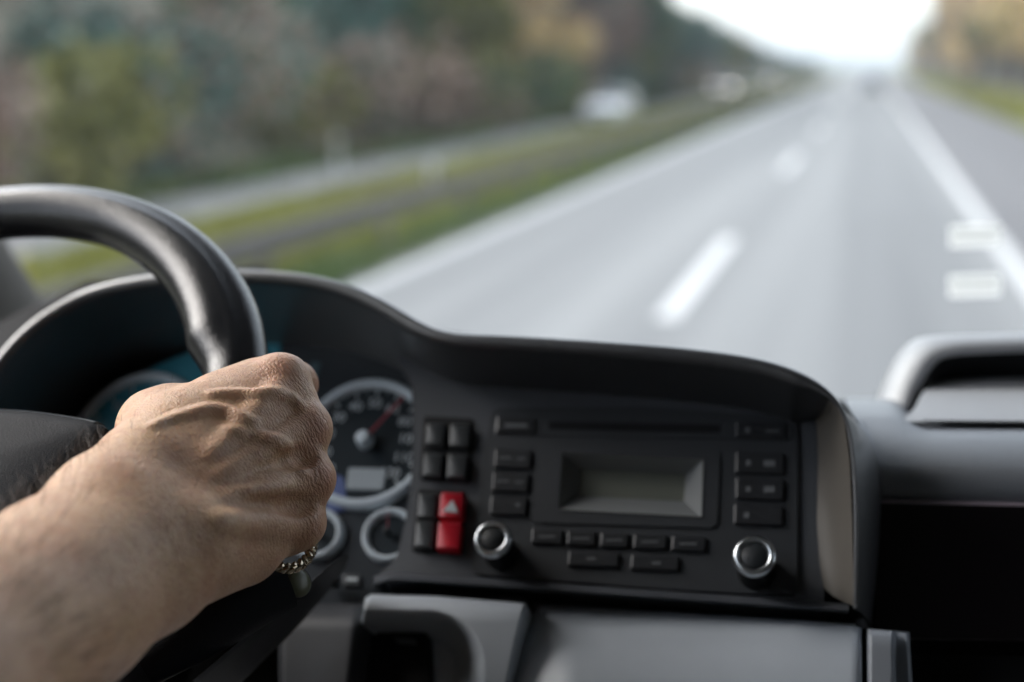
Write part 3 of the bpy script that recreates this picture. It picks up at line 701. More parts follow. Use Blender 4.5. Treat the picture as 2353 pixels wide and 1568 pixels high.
def gauge(name, cx, cy, rp, wpx, label=None, needle=None, ticks=True, lcd=False, face=None, numer=None):
    c = ab(cx, cy, CO); e = ab(cx+rp, cy, CO); R_ = abs(e[0]-c[0]); w_ = R_*wpx/rp
    cw = pw(c[0], c[1], CO)
    g = revolve(name, [(0, .002), (R_-w_*.5, .002)], cw, pn, face or M['dial'], clu, n=64)
    if label: g['label'] = label
    revolve('ring', [(R_-w_*.5, .001), (R_-w_*.42, .0045), (R_, .0065), (R_+w_*.42, .0045), (R_+w_*.5, 0)], cw, pn, M['ring'], g, n=72, ang=180)
    if ticks:
        m = MB()
        for k in range(25):
            t = rad(225-k*270/24); l0 = .80 if k % 2 == 0 else .86; u = np.array([math.cos(t), math.sin(t)]); q = np.array([-u[1], u[0]])*R_*.008*(2 if k % 2 == 0 else 1)
            a, b = c+u*R_*l0, c+u*R_*.9
            m.add([pw(*(a-q), CO+.0026), pw(*(b-q), CO+.0026), pw(*(b+q), CO+.0026), pw(*(a+q), CO+.0026)], [(0, 1, 2, 3)])
        m.build('tick_marks', M['print'], g)
    if numer:
        for k, s in enumerate(numer):
            t = rad(225-k*270/(len(numer)-1)); u = np.array([math.cos(t), math.sin(t)])*R_*.66
            cu = bpy.data.curves.new('numeral', 'FONT'); cu.body = s; cu.size = R_*.22; cu.align_x = 'CENTER'; cu.align_y = 'CENTER'; cu.extrude = .0002
            o = bpy.data.objects.new('numeral', cu); scene.collection.objects.link(o)
            dg = bpy.context.evaluated_depsgraph_get(); me = bpy.data.meshes.new_from_object(o.evaluated_get(dg)); bpy.data.objects.remove(o)
            me.transform(Matrix(((pu[0], pv[0], pn[0], 0), (pu[1], pv[1], pn[1], 0), (pu[2], pv[2], pn[2], 0), (0, 0, 0, 1))))
            q = pw(*(c+u), CO+.0028); me.transform(Matrix.Translation(Vector(q))); link('numeral', me, M['print'], g)
    if needle:
        tx, ty = needle; tpt = ab(tx, ty, CO+.006); d = tpt-c; l = np.linalg.norm(d); d /= l; q = np.array([-d[1], d[0]])
        a = c-d*R_*.12; V = [pw(*(a-q*R_*.035), CO+.0075), pw(*(a+q*R_*.035), CO+.0075), pw(*(tpt+q*R_*.012), CO+.0075), pw(*(tpt-q*R_*.012), CO+.0075), pw(*c, CO+.0095)]
        mesh('needle', V, [(0, 1, 4), (1, 2, 4), (2, 3, 4), (3, 0, 4)], M['needle'], g, smooth=False)
        revolve('needle_hub', [(R_*.13, .004), (R_*.12, .011), (R_*.09, .013), (0, .0135)], cw, pn, M['ring'] if R_ > .02 else M['knobcap'], g, n=24)
    return g
sp = gauge('speedometer', 845, 1022, 146, 24, 'large dial with a pinkish red needle and a pale display', (928, 915), lcd=True, numer=['0', '10', '20', '30', '40', '50', '60', '80', '100', '110', '120'])
plate('pale_display', [(800, 1074), (888, 1076), (880, 1126), (794, 1124)], CO+.001, CO+.0036, M['lcdlight'], sp, r=.002, bev=.0006)
gauge('gauge', 733, 1232, 52, 17, 'small round gauge right behind the hand', (752, 1190))
gauge('gauge', 899, 1234, 56, 17, 'small gauge half hidden by the grey fascia', (892, 1180))
gauge('rev_counter', 322, 1010, 146, 22, 'large dim dial left of the hand', (350, 900), face=M['teal'], numer=['0', '5', '10', '15', '20', '25', '30'])  # dial face takes the painted reflection colour too
# ------------------------------------------------------------------ car radio
rad_o = empty('car_radio', on(1470, 1110)); tag(rad_o, 'black car radio with two silver ringed knobs and a small display in the dashboard', 'radio')
HOLE = [(1290, 1040), (1616, 1056), (1612, 1188), (1282, 1172)]
plate_hole('faceplate', [(1132, 938), (1480, 934), (1826, 960), (1834, 1000), (1832, 1370), (1500, 1352), (1082, 1318), (1098, 1180), (1112, 1040)], HOLE, -.01, .0022, M['radio'], rad_o)
plate_hole('centre_panel', [(1236, 1022), (1655, 1034), (1648, 1214), (1218, 1200)], HOLE, .001, .0034, M['radio'], rad_o)
plate('top_bar', [(1140, 948), (1822, 966), (1824, 1012), (1134, 1000)], .001, .003, M['radio'], rad_o, r=.003)
s = plate('disc_slot', [(1260, 968), (1654, 976), (1654, 994), (1260, 986)], .001, .0036, M['black'], rad_o, r=.0008, bev=.0003)
def rbutton(pts, marks=(), m=None, h=.0045):
    b = plate('button', pts, .001, h, m or M['button'], rad_o, r=.0012, bev=.0011)
    for (x, y, w_, h_) in marks:
        plate('button_mark', [(x-w_, y-h_), (x+w_, y-h_), (x+w_, y+h_), (x-w_, y+h_)], h-.0003, h+.0004, M['dimprint'], b, r=.0005, bev=.0001)
def quad(x0, y0, x1, y1, sk=-.09, dn=.035):
    dx = (y1-y0)*sk; dy = (x1-x0)*dn
    return [(x0, y0), (x1, y0+dy), (x1+dx, y1+dy), (x0+dx, y1)]
rbutton(quad(1142, 958, 1232, 992), [(1186, 978, 26, 4)])
for y in (1030, 1084, 1138): rbutton(quad(1137-(y-1030)*.09, y, 1222-(y-1030)*.09, y+44), [(1160-(y-1030)*.09, y+22, 14, 2), (1198-(y-1030)*.09, y+24, 10, 2)] if y < 1130 else [(1190, 1160, 5, 4)])
rbutton(quad(1690, 966, 1808, 1004, -.01), [(1718, 988, 6, 6), (1775, 990, 16, 2)])
for i, y in enumerate((1036, 1096)): rbutton(quad(1690, y, 1802, y+50, -.02), [(1720, y+28, 6, 6), (1768, y+29, 13, 7)])
rbutton(quad(1686, 1156, 1800, 1204, -.02), [(1716, 1184, 6, 6)])
x = 1222
for i, wd in enumerate((80, 74, 74, 86, 88)):
    y = 1214+(x-1222)*.052; rbutton(quad(x, y, x+wd-8, y+34), [(x+wd/2-6, y+19, 20, 2)]); x += wd+2
rbutton(quad(1306, 1266, 1424, 1300), [(1358, 1284, 10, 3)]); rbutton(quad(1450, 1274, 1562, 1308), [(1508, 1294, 10, 3)])
# display with sloping bezel
def bezel():
    o_ = [(1290, 1040), (1616, 1056), (1612, 1188), (1282, 1172)]; i_ = [(1334, 1078), (1575, 1092), (1572, 1152), (1330, 1140)]
    names = ['display_bezel']; ro = [on(x, y, .0042) for x, y in o_]; ri = [on(x, y, -.009) for x, y in i_]; rb_ = [on(x, y, .0) for x, y in o_]
    V, F = loft([rb_, ro, ri], closed=True); F.append((8, 9, 10, 11))
    d = mesh('display', V[8:12], [(0, 1, 2, 3)], M['lcd'], rad_o, smooth=False)
    mesh('bezel', V[:12], F[:-1], M['bezel'], d, smooth=False)
bezel()
def knob(cx, cy, rp):
    H = .028; c = ab(cx, cy, H); e = ab(cx+rp, cy, H); R_ = abs(e[0]-c[0]); o = pw(c[0], c[1], 0)
    k = revolve('knob', [(R_*.9, 0), (R_*.88, H*.8), (R_*.84, H*.86)], o, pn, M['black'], rad_o, n=48)
    revolve('knob_ring', [(R_*.84, H*.80), (R_*.97, H*.84), (R_, H*.92), (R_*.93, H), (R_*.78, H*1.03), (R_*.66, H*.99), (R_*.63, H*.90)], o, pn, M['chrome'], k, n=64, ang=180)
    revolve('knob_cap', [(R_*.66, H*.9), (R_*.63, H*.97), (R_*.55, H*.995), (0, H*1.0)], o, pn, M['knobcap'], k, n=48, ang=180)
knob(1131, 1237, 44); knob(1733, 1276, 51)

# ------------------------------------------------------------------ steering wheel
WT = rad(51.5); WC = CAM+np.array([-.4535, .602, -.183]); RT = .0152; RO = .178; RR = RO-.0165
wv = np.array([0, math.sin(WT), math.cos(WT)]); wn = np.array([0, -math.cos(WT), math.sin(WT)]); wx = np.array([1.0, 0, 0])
def rimc(a, r=RR): return WC+r*(math.cos(rad(a))*wx+math.sin(rad(a))*wv)
sw = empty('steering_wheel', WC); tag(sw, 'black leather steering wheel held by the hand', 'steering wheel')
rings = []
NA = 260
for i in range(NA):
    a = i*360/NA; u = math.cos(rad(a))*wx+math.sin(rad(a))*wv; c = rimc(a)
    g_ = 0
    for a0 in (0, 180):
        d = (a-a0+180) % 360-180
        if a0 == 180: d = -d
        g_ = max(g_, np.interp(d, [12, 19, 27, 40, 75], [0, .15, 1, .72, 0])) if d > 0 else g_
    r = []
    for q in np.linspace(0, 2*math.pi, 40, endpoint=False):
        rr = RT*(1+.05*math.cos(2*q))
        cq, sq = math.cos(q), math.sin(q)
        inner = max(0, -cq)**1.5
        rr += .0105*g_*inner*(.8+.2*max(0, sq))
        # shallow groove along the driver side of the rim
        rr -= .0011*math.exp(-((q-rad(62))/.22)**2)
        r.append(c+rr*(cq*u+sq*wn))
    rings.append(r)
V, F = loft(rings+[rings[0]], closed=True); mesh('rim', V, F, M['leather'], sw, ang=180)
# hub pad
def wp(x, y, off):   # pixel to wheel plane raised by off
    r = ray(x, y); t = ((WC+wn*off-CAM) @ wn)/(r @ wn); return CAM+r*t
hp = [(-700, 960), (-300, 935), (-60, 943), (0, 950), (80, 954), (160, 964), (225, 975), (258, 984), (264, 996), (236, 1030), (196, 1066), (140, 1112), (90, 1160), (0, 1260), (-120, 1400), (-700, 1500)]
H_ = resample(smooth_poly(hp, 2), 90)
base = np.array([wp(x, y, .004) for x, y in H_]); cen = base.mean(0)
lv = []
for s, h in [(1.0, -.05), (1.0, -.008), (.998, -.003), (.99, .001), (.975, .004), (.95, .0058), (.85, .008), (.5, .010)]:
    lv.append([cen+(b-cen)*s+wn*h if s < 1 else b+wn*h for b in base])
V, F = loft(lv, closed=True); V.append(cen+wn*.011); k = len(V)-1; n_ = len(base); F += [((len(lv)-1)*n_+j, (len(lv)-1)*n_+(j+1) % n_, k) for j in range(n_)]
mesh('hub_pad', V, F, M['hub'], sw, ang=180)
M['hubedge'] = mat('hub_edge_satin', (.03, .034, .04), .32, spec=.9, coat=.3)  # lighter, glossier strip added so the pad's upper edge shows a highlight
sel = [i for i in range(len(base)) if 955 > H_[i][1] or (H_[i][0] > -300 and H_[i][1] < 992)]
rows = [[cen+(base[i]-cen)*s_+wn*h_ for s_, h_ in ((1.0025, -.012), (1.0015, -.003), (.992, .0018), (.978, .0046), (.962, .0060), (.958, .0052))] for i in sel]
V, F = loft(rows); mesh('hub_edge', V, F, M['hubedge'], sw, ang=180)
for sgn in (1, -1):
    rows = []
    for t in np.linspace(0, 1, 14):
        c = WC+wx*sgn*(.06+(RR-.055)*t)+wv*(.0-.012*t)-wn*(.022*(1-t)+.004); hw = .030-.012*t; th = .012
        rows.append([c+hw*math.cos(q)*wv+th*math.sin(q)*wn for q in np.linspace(0, 6.283, 18, endpoint=False)])
    V, F = loft(rows, closed=True, cap=True); mesh('spoke', V, F, M['hub'], sw, ang=60)
rows = []
for t in np.linspace(0, 1, 10):
    c = WC-wv*(.05+(RR-.05)*t)-wn*.02*(1-t); rows.append([c+(.045-.01*t)*math.cos(q)*wx+.010*math.sin(q)*wn for q in np.linspace(0, 6.283, 18, endpoint=False)])
V, F = loft(rows, closed=True, cap=True); mesh('spoke', V, F, M['hub'], sw, ang=60)
# column and stalk
colm = empty('steering_column', WC-wn*.05); tag(colm, 'black steering column shroud below the wheel', 'steering column')
rows = []
for t, hw, hh in [(0, .045, .04), (.1, .06, .05), (.5, .07, .065), (1, .075, .075)]:
    c = WC-wn*(.045+.17*t)-wv*.02; rows.append([c+hw*np.sign(math.cos(q))*abs(math.cos(q))**.6*wx+hh*np.sign(math.sin(q))*abs(math.sin(q))**.6*wv for q in np.linspace(0, 6.283, 40, endpoint=False)])
V, F = loft(rows, closed=True, cap=True); mesh('shroud', V, F, M['black'], colm, ang=50)
# right half of the lower shroud, seen under the forearm
rows = []
for t in np.linspace(0, 1, 12):
    a = P(300+120*t, 1700-60*t, .60+.05*t); b = P(640-10*t, 1440+10*t, .66+.06*t)
    c = P(300+380*t, 1760-350*t, .64+.08*t)
    rows.append([c+.045*(1-.35*t)*math.cos(q)*np.array([.5, -.3, .8])+.05*math.sin(q)*np.array([.2, .9, .2]) for q in np.linspace(0, 6.283, 24, endpoint=False)])
V, F = loft(rows, closed=True, cap=True); mesh('lower_shroud', V, F, M['black'], colm, ang=60)
st = empty('stalk', P(420, 1480, .655)); tag(st, 'dark control stalk with an olive end button below the hand', 'control stalk')
pts = [P(330, 1530, .650), P(430, 1470, .655), P(520, 1415, .662), P(600, 1372, .668), P(660, 1346, .673)]
tube('lever', pts, [.0105, .0125, .0135, .0125, .0115], M['hub'], st, n=24)
ax = P(705, 1332, .668)-P(640, 1358, .672); ax /= np.linalg.norm(ax); ax = ax-.9*cF+.15*cR; ax /= np.linalg.norm(ax)
ec = P(684, 1341, .672)
revolve('end_collar', [(.0085, -.02), (.0084, -.004), (.0078, 0), (.0068, .001)], ec, ax, M['black'], st, n=36, ang=60)
revolve('end_button', [(.0068, -.002), (.0066, .0012), (.0055, .0024), (.003, .003), (0, .0031)], ec, ax, M['olive'], st, n=36, ang=180)
for (x, y) in [(478, 1395), (500, 1378), (492, 1404), (560, 1352), (572, 1345)]:
    q = P(x, y, .645); 
    mesh('printed_mark', [q+.0022*(cR*math.cos(t)+cU*math.sin(t)) +.0*cF for t in np.linspace(0, 6.283, 6, endpoint=False)], [tuple(range(6))], M['dimprint'], st, smooth=False) if False else None
# ------------------------------------------------------------------ PERSON: right forearm and hand, one continuous surface
person = empty('person', P(140, 1379, .54)); tag(person, 'person gripping the steering wheel with a bare right hand and forearm, twisted chain ring', 'person')
GS = .00115
def rim(a): return rimc(a)
awy = -wn
J = dict(IM=P(645, 876, .662), MM=P(697, 985, .650), RM=P(706, 1103, .640), LM=P(684, 1208, .632))
prims = []   # (a, b, ra, rb, k)
def cap(a, b, ra, rb, k=.008): prims.append((np.array(a), np.array(b), ra, rb, k))
def chain(pts, rr, k): 
    for i in range(len(pts)-1): cap(pts[i], pts[i+1], rr[i], rr[i+1], k if i == 0 else .003)
Wr, Wu = P(322, 1118, .606), P(452, 1240, .597)
Fr, Fu = P(98, 1334, .545), P(160, 1412, .535)
EL = CAM+np.array([-.345, .262, -.285]); SH = CAM+np.array([-.38, -.10, -.02])
Wr2, Wu2 = P(252, 1176, .585), P(344, 1304, .577)
# forearm
cap(P(-260, 1600, .44), EL, .035, .040, .02); cap(P(-200, 1740, .43), EL, .033, .038, .02)
cap(Fr, P(-260, 1600, .44), .0265, .035, .02); cap(Fu, P(-200, 1740, .43), .0255, .033, .02)
cap(Wr2, Fr, .0225, .0265, .016); cap(Wu2, Fu, .0230, .0255, .016); cap(P(300, 1250, .581), P(140, 1385, .54), .025, .027, .016)
cap(Wr, Wr2, .0215, .0235, .014); cap(Wu, Wu2, .0205, .0240, .014); cap(P(385, 1180, .604), P(300, 1250, .583), .0225, .026, .014)
cap(EL, EL+(SH-EL)*.55, .042, .047, .02)
# back of the hand: metacarpals and the flesh between them
B = dict(I=P(368, 1072, .617), M=P(404, 1112, .612), R=P(436, 1160, .607), L=P(462, 1212, .604))
for b, m, r0, r1 in (('I', 'IM', .0165, .0098), ('M', 'MM', .0165, .0098), ('R', 'RM', .0155, .0092), ('L', 'LM', .0150, .0088)): cap(B[b], J[m]+.003*cF, r0, r1, .011)
cap(P(455, 1058, .620), P(650, 955, .654), .0165, .0104, .012); cap(P(465, 1125, .6125), P(672, 1048, .647), .0165, .0102, .012); cap(P(480, 1190, .608), P(662, 1160, .638), .0160, .0098, .012)
cap(P(540, 1000, .648), P(674, 930, .659), .0125, .0094, .008)
cap(P(410, 1000, .628), P(590, 905, .666), .0145, .0115, .012); cap(P(430, 1022, .6255), P(645, 920, .661), .0145, .0104, .012)
cap((B['I']+B['M'])/2, (J['IM']+J['MM'])/2+.0045*cF-.006*cR, .0168, .0098, .012)
cap((B['M']+B['R'])/2, (J['MM']+J['RM'])/2+.0045*cF-.006*cR, .0168, .0094, .012)
cap((B['R']+B['L'])/2, (J['RM']+J['LM'])/2+.006*cF-.005*cR, .0162, .009, .012)
# palm mass against the rim, heel of the hand, thumb web
cap(P(420, 1120, .625), P(600, 1010, .672), .019, .012, .012); cap(P(470, 1215, .618), P(610, 1160, .650), .018, .012, .012)
cap(P(478, 1258, .603), P(640, 1222, .640), .0175, .0112, .011); cap(P(470, 1268, .598), P(560, 1262, .615), .0178, .0150, .010)
cap(P(410, 985, .632), P(585, 897, .668), .0150, .0118, .012); cap(P(500, 940, .655), P(630, 892, .676), .0128, .0105, .010)
# wrist: radial styloid, ulnar head
cap(P(330, 1078, .603), P(345, 1090, .605), .0165, .0160, .012); cap(P(452, 1232, .582), P(430, 1258, .581), .0125, .0115, .012)
# knuckle heads
for j, r, dx, dy in (('IM', .0122, 0, -2), ('MM', .0112, 3, 0), ('RM', .0104, 6, 0), ('LM', .0098, 6, 0)):
    q = J[j]+(dx*cR-dy*cU)*.645/FPX; cap(q, q+.006*cF+.001*cR, r, r*.95, .005)
# fingers: proximal, middle, distal phalanges closing round the rim
ra_ = dict(IM=13, MM=4, RM=-5, LM=-13)
PIPs = {}
for j, r, pxp in (('IM', .0098, P(676, 884, .700)), ('MM', .0094, None), ('RM', .0088, None), ('LM', .0080, None)):
    c = rim(ra_[j])
    pip = pxp if pxp is not None else c+wx*.029+awy*.021
    PIPs[j] = pip
    dip = c+wx*.006+awy*(.030 if j != 'LM' else .028); tip = c-wx*.018+awy*.020
    chain([J[j]+.002*cF, pip, dip, tip], [r*1.04, r*.98, r*.84, r*.70], .006)
    cap(pip, pip+.001*cR, r*1.0, r*1.0, .003)
# visible back of the index joint
cap(P(684, 872, .697), P(690, 884, .700), .0082, .0078, .004)
# thumb: metacarpal, joint, tip closing on the inner side of the rim
TM = P(360, 984, .645); TC = P(330, 1072, .612)
c0 = rim(4); TI = c0-wx*.026-awy*.004; TT = c0-wx*.012+awy*.024+wv*.006
cap(TC, TM, .0165, .0148, .012); cap(TM, P(415, 962, .655), .0148, .0128, .010); cap(TM, TI, .0146, .0108, .008); cap(TI, TT, .0108, .0082, .003)
cap(P(388, 925, .652), P(370, 955, .650), .0058, .0095, .009)
def smin(a, b, k):
    h = np.clip(.5+.5*(b-a)/k, 0, 1); return b+(a-b)*h-k*h*(1-h)
pts_all = np.array([p for q in prims for p in q[:2]]); mr = .06
lo = pts_all.min(0)-mr; hi = pts_all.max(0)+mr
def segd(X, a, b, ra, rb):
    ab_ = b-a; L2 = ab_ @ ab_+1e-12; h = np.clip(((X-a) @ ab_)/L2, 0, 1)
    return np.sqrt(((X-a-h[..., None]*ab_)**2).sum(-1))-(ra+(rb-ra)*h)
def build_field(prims, lo, hi, gs, base=.03):
    n = np.ceil((hi-lo)/gs).astype(int)+1
    Fd = np.full(n, base, np.float32)
    ax_ = [(lo[i]+gs*np.arange(n[i])).astype(np.float32) for i in range(3)]
    for a, b, ra, rb, k in prims: apply(Fd, ax_, lo, gs, n, a, b, ra, rb, k)
    return Fd, ax_, n
def region(lo, gs, n, a, b, m):
    i0 = np.maximum(((np.minimum(a, b)-m-lo)/gs).astype(int), 0); i1 = np.minimum(((np.maximum(a, b)+m-lo)/gs).astype(int)+2, n)
    return tuple(slice(i0[i], i1[i]) for i in range(3))
def apply(Fd, ax_, lo, gs, n, a, b, ra, rb, k, sub=False, rng_=None):
    s = region(lo, gs, n, a, b, max(ra, rb)+(k+.022 if not sub else k+.002))
    X, Y, Z = np.meshgrid(ax_[0][s[0]], ax_[1][s[1]], ax_[2][s[2]], indexing='ij')
    D = segd(np.stack([X, Y, Z], -1), a.astype(np.float32), b.astype(np.float32), ra, rb).astype(np.float32)
    if not sub: Fd[s] = smin(Fd[s], D, k)
    else: Fd[s] = -smin(-Fd[s], D, k)
# bend the shirt sleeve end of the arm out of the fine grid
Fd, ax_, nn = build_field(prims, lo, hi, GS)
def samp(p):
    q = (np.asarray(p)-lo)/GS; i = np.floor(q).astype(int)
    if (i < 0).any() or (i >= nn-1).any(): return .03
    f = q-i; c = Fd[i[0]:i[0]+2, i[1]:i[1]+2, i[2]:i[2]+2]
    c = c[0]*(1-f[0])+c[1]*f[0]; c = c[0]*(1-f[1])+c[1]*f[1]; return float(c[0]*(1-f[2])+c[1]*f[2])
def hit(x, y):
    r = ray(x, y); d = .40
    for _ in range(200):
        v = samp(CAM+r*d)
        if v < .0002: return CAM+r*d, d
        d += max(v*.6, .0003)
        if d > .76: break
    return None, None
def ridge(px, r0, k=.004, sink=.6, r1=None, sub=False):
    P3 = []
    for x, y in resample(smooth_poly(px, 2), max(4, int(len(px)*5))):
        q, d = hit(x, y)
        if q is not None: P3.append(q+ray(x, y)*(r0*sink))
    n_ = len(P3)
    for i in range(n_-1):
        t0, t1 = i/(n_-1), (i+1)/(n_-1); e = lambda t: r0*(.12+.88*min(1, 2.4*t, 3.2*(1-t)))
        apply(Fd, ax_, lo, GS, nn, P3[i], P3[i+1], e(t0), e(t1), k, sub)
VEINS = [([(480, 910), (530, 908), (580, 912), (634, 903), (672, 918), (690, 940)], .0013, 1.05),
 ([(345, 985), (385, 968), (430, 955), (483, 940), (541, 952), (588, 984), (622, 968), (660, 944)], .0011, 1.15),
 ([(520, 990), (560, 1000), (600, 1008), (650, 1022), (668, 1050), (676, 1082), (700, 1092)], .0015, 1.0),
 ([(560, 1130), (610, 1125), (665, 1115)], .0011, 1.1)]
TEND = [([(475, 1060), (520, 1020), (600, 940), (640, 890)], .0028, .85), ([(500, 1100), (560, 1060), (640, 1010), (690, 985)], .0026, .85),
 ([(520, 1150), (570, 1130), (650, 1112), (700, 1102)], .0023, .85), ([(490, 1205), (580, 1205), (640, 1210), (676, 1210)], .0020, .88)]
for px, r, s in TEND: ridge(px, r*.8, .008, s+1.25)
for px, r, s in VEINS: ridge(px, r*.8, .0044, s+1.0)
# hollows between the knuckles and the wrist fold
for px, r in (([(640, 1065), (690, 1050), (730, 1042)], .0042), ([(640, 1165), (690, 1160), (724, 1158)], .0040)): ridge(px, r*.6, .0045, -.75, sub=True)
def surface_nets(Fd, lo, gs):
    S = Fd < 0
    c = np.zeros(np.array(Fd.shape)-1, np.uint8)
    for i in (0, 1):
        for j in (0, 1):
            for k in (0, 1): c += S[i:S.shape[0]-1+i, j:S.shape[1]-1+j, k:S.shape[2]-1+k]
    act = np.argwhere((c > 0) & (c < 8)); idx = np.full(c.shape, -1, np.int32); idx[tuple(act.T)] = np.arange(len(act))
    acc = np.zeros((len(act), 3)); cnt = np.zeros(len(act))
    cor = [(i, j, k) for i in (0, 1) for j in (0, 1) for k in (0, 1)]
    val = {q: Fd[act[:, 0]+q[0], act[:, 1]+q[1], act[:, 2]+q[2]] for q in cor}
    for a in cor:
        for d in range(3):
            if a[d] == 0:
                b = tuple(a[i]+(i == d) for i in range(3)); va, vb = val[a], val[b]; m = (va < 0) != (vb < 0)
                t = np.where(m, va/np.where(m, va-vb, 1), 0); p = np.array(a, float)[None]+t[:, None]*np.eye(3)[d]
                acc[m] += p[m]; cnt[m] += 1
    V = (act+acc/cnt[:, None])*gs+lo
    Q = []
    for d in range(3):
        sl0 = [slice(1, -1)]*3; sl0[d] = slice(0, -1); sl1 = [slice(1, -1)]*3; sl1[d] = slice(1, None)
        A_, B_ = S[tuple(sl0)], S[tuple(sl1)]; e = np.argwhere(A_ != B_); base = e+1; base[:, d] -= 1
        u, v = (d+1) % 3, (d+2) % 3; eu, ev = np.eye(3, dtype=int)[u], np.eye(3, dtype=int)[v]
        g = lambda o: idx[tuple((base+o).T)]
        q = np.stack([g(-eu-ev), g(-ev), g(0*eu), g(-eu)], 1); flip = ~A_[tuple(e.T)]
        q[flip] = q[flip][:, ::-1]; Q.append(q)
    Q = np.vstack(Q); return V, Q[(Q >= 0).all(1)]
V, Q = surface_nets(Fd, lo, GS)
print('arm verts', len(V), nn)
# laplacian smoothing removes the grid texture
nb = np.vstack([Q[:, [0, 1]], Q[:, [1, 2]], Q[:, [2, 3]], Q[:, [3, 0]]]); nb = np.vstack([nb, nb[:, ::-1]]); deg = np.bincount(nb[:, 0], minlength=len(V)).astype(float)[:, None]
def lap(V):
    return np.stack([np.bincount(nb[:, 0], weights=V[nb[:, 1], k], minlength=len(V)) for k in range(3)], 1)/np.maximum(deg, 1)
for i in range(3):
    V = V+.5*(lap(V)-V); V = V-.52*(lap(V)-V)
# normals
tri = V[Q]; fn = np.cross(tri[:, 2]-tri[:, 0], tri[:, 3]-tri[:, 1]); N = np.zeros_like(V)
for k in range(4): np.add.at(N, Q[:, k], fn)
N /= np.linalg.norm(N, axis=1)[:, None]+1e-12
if (fn*(tri.mean(1)-CAM)).sum() > 0 and False: Q = Q[:, ::-1]
arm = fast_mesh('body', V, Q, None, person, smooth=True)
def attr(name, vals):
    a = arm.data.attributes.new(name, 'FLOAT', 'POINT'); a.data.foreach_set('value', np.asarray(vals, np.float32))
red = np.zeros(len(V)); cre = np.zeros(len(V))
KC = [(hit(648, 852)[0], .011, 1.0), (hit(737, 985)[0], .010, 1.0), (hit(744, 1095)[0], .010, 1.0), (hit(722, 1205)[0], .009, .5), (P(712, 875, .70), .010, .9)]
kcoord = np.zeros(len(V))
for q, s, a in KC:
    if q is None: print('miss'); continue
    d = np.linalg.norm(V-q, axis=1); g_ = np.exp(-(d/s)**2); red = np.maximum(red, a*g_); cre = np.maximum(cre, g_)
    w_ = g_ > .05
    kcoord[w_] = ((V-q)[w_] @ (cR*.86+cU*.30))
attr('redness', red*.6); attr('crease', cre)
vein = np.zeros(len(V))
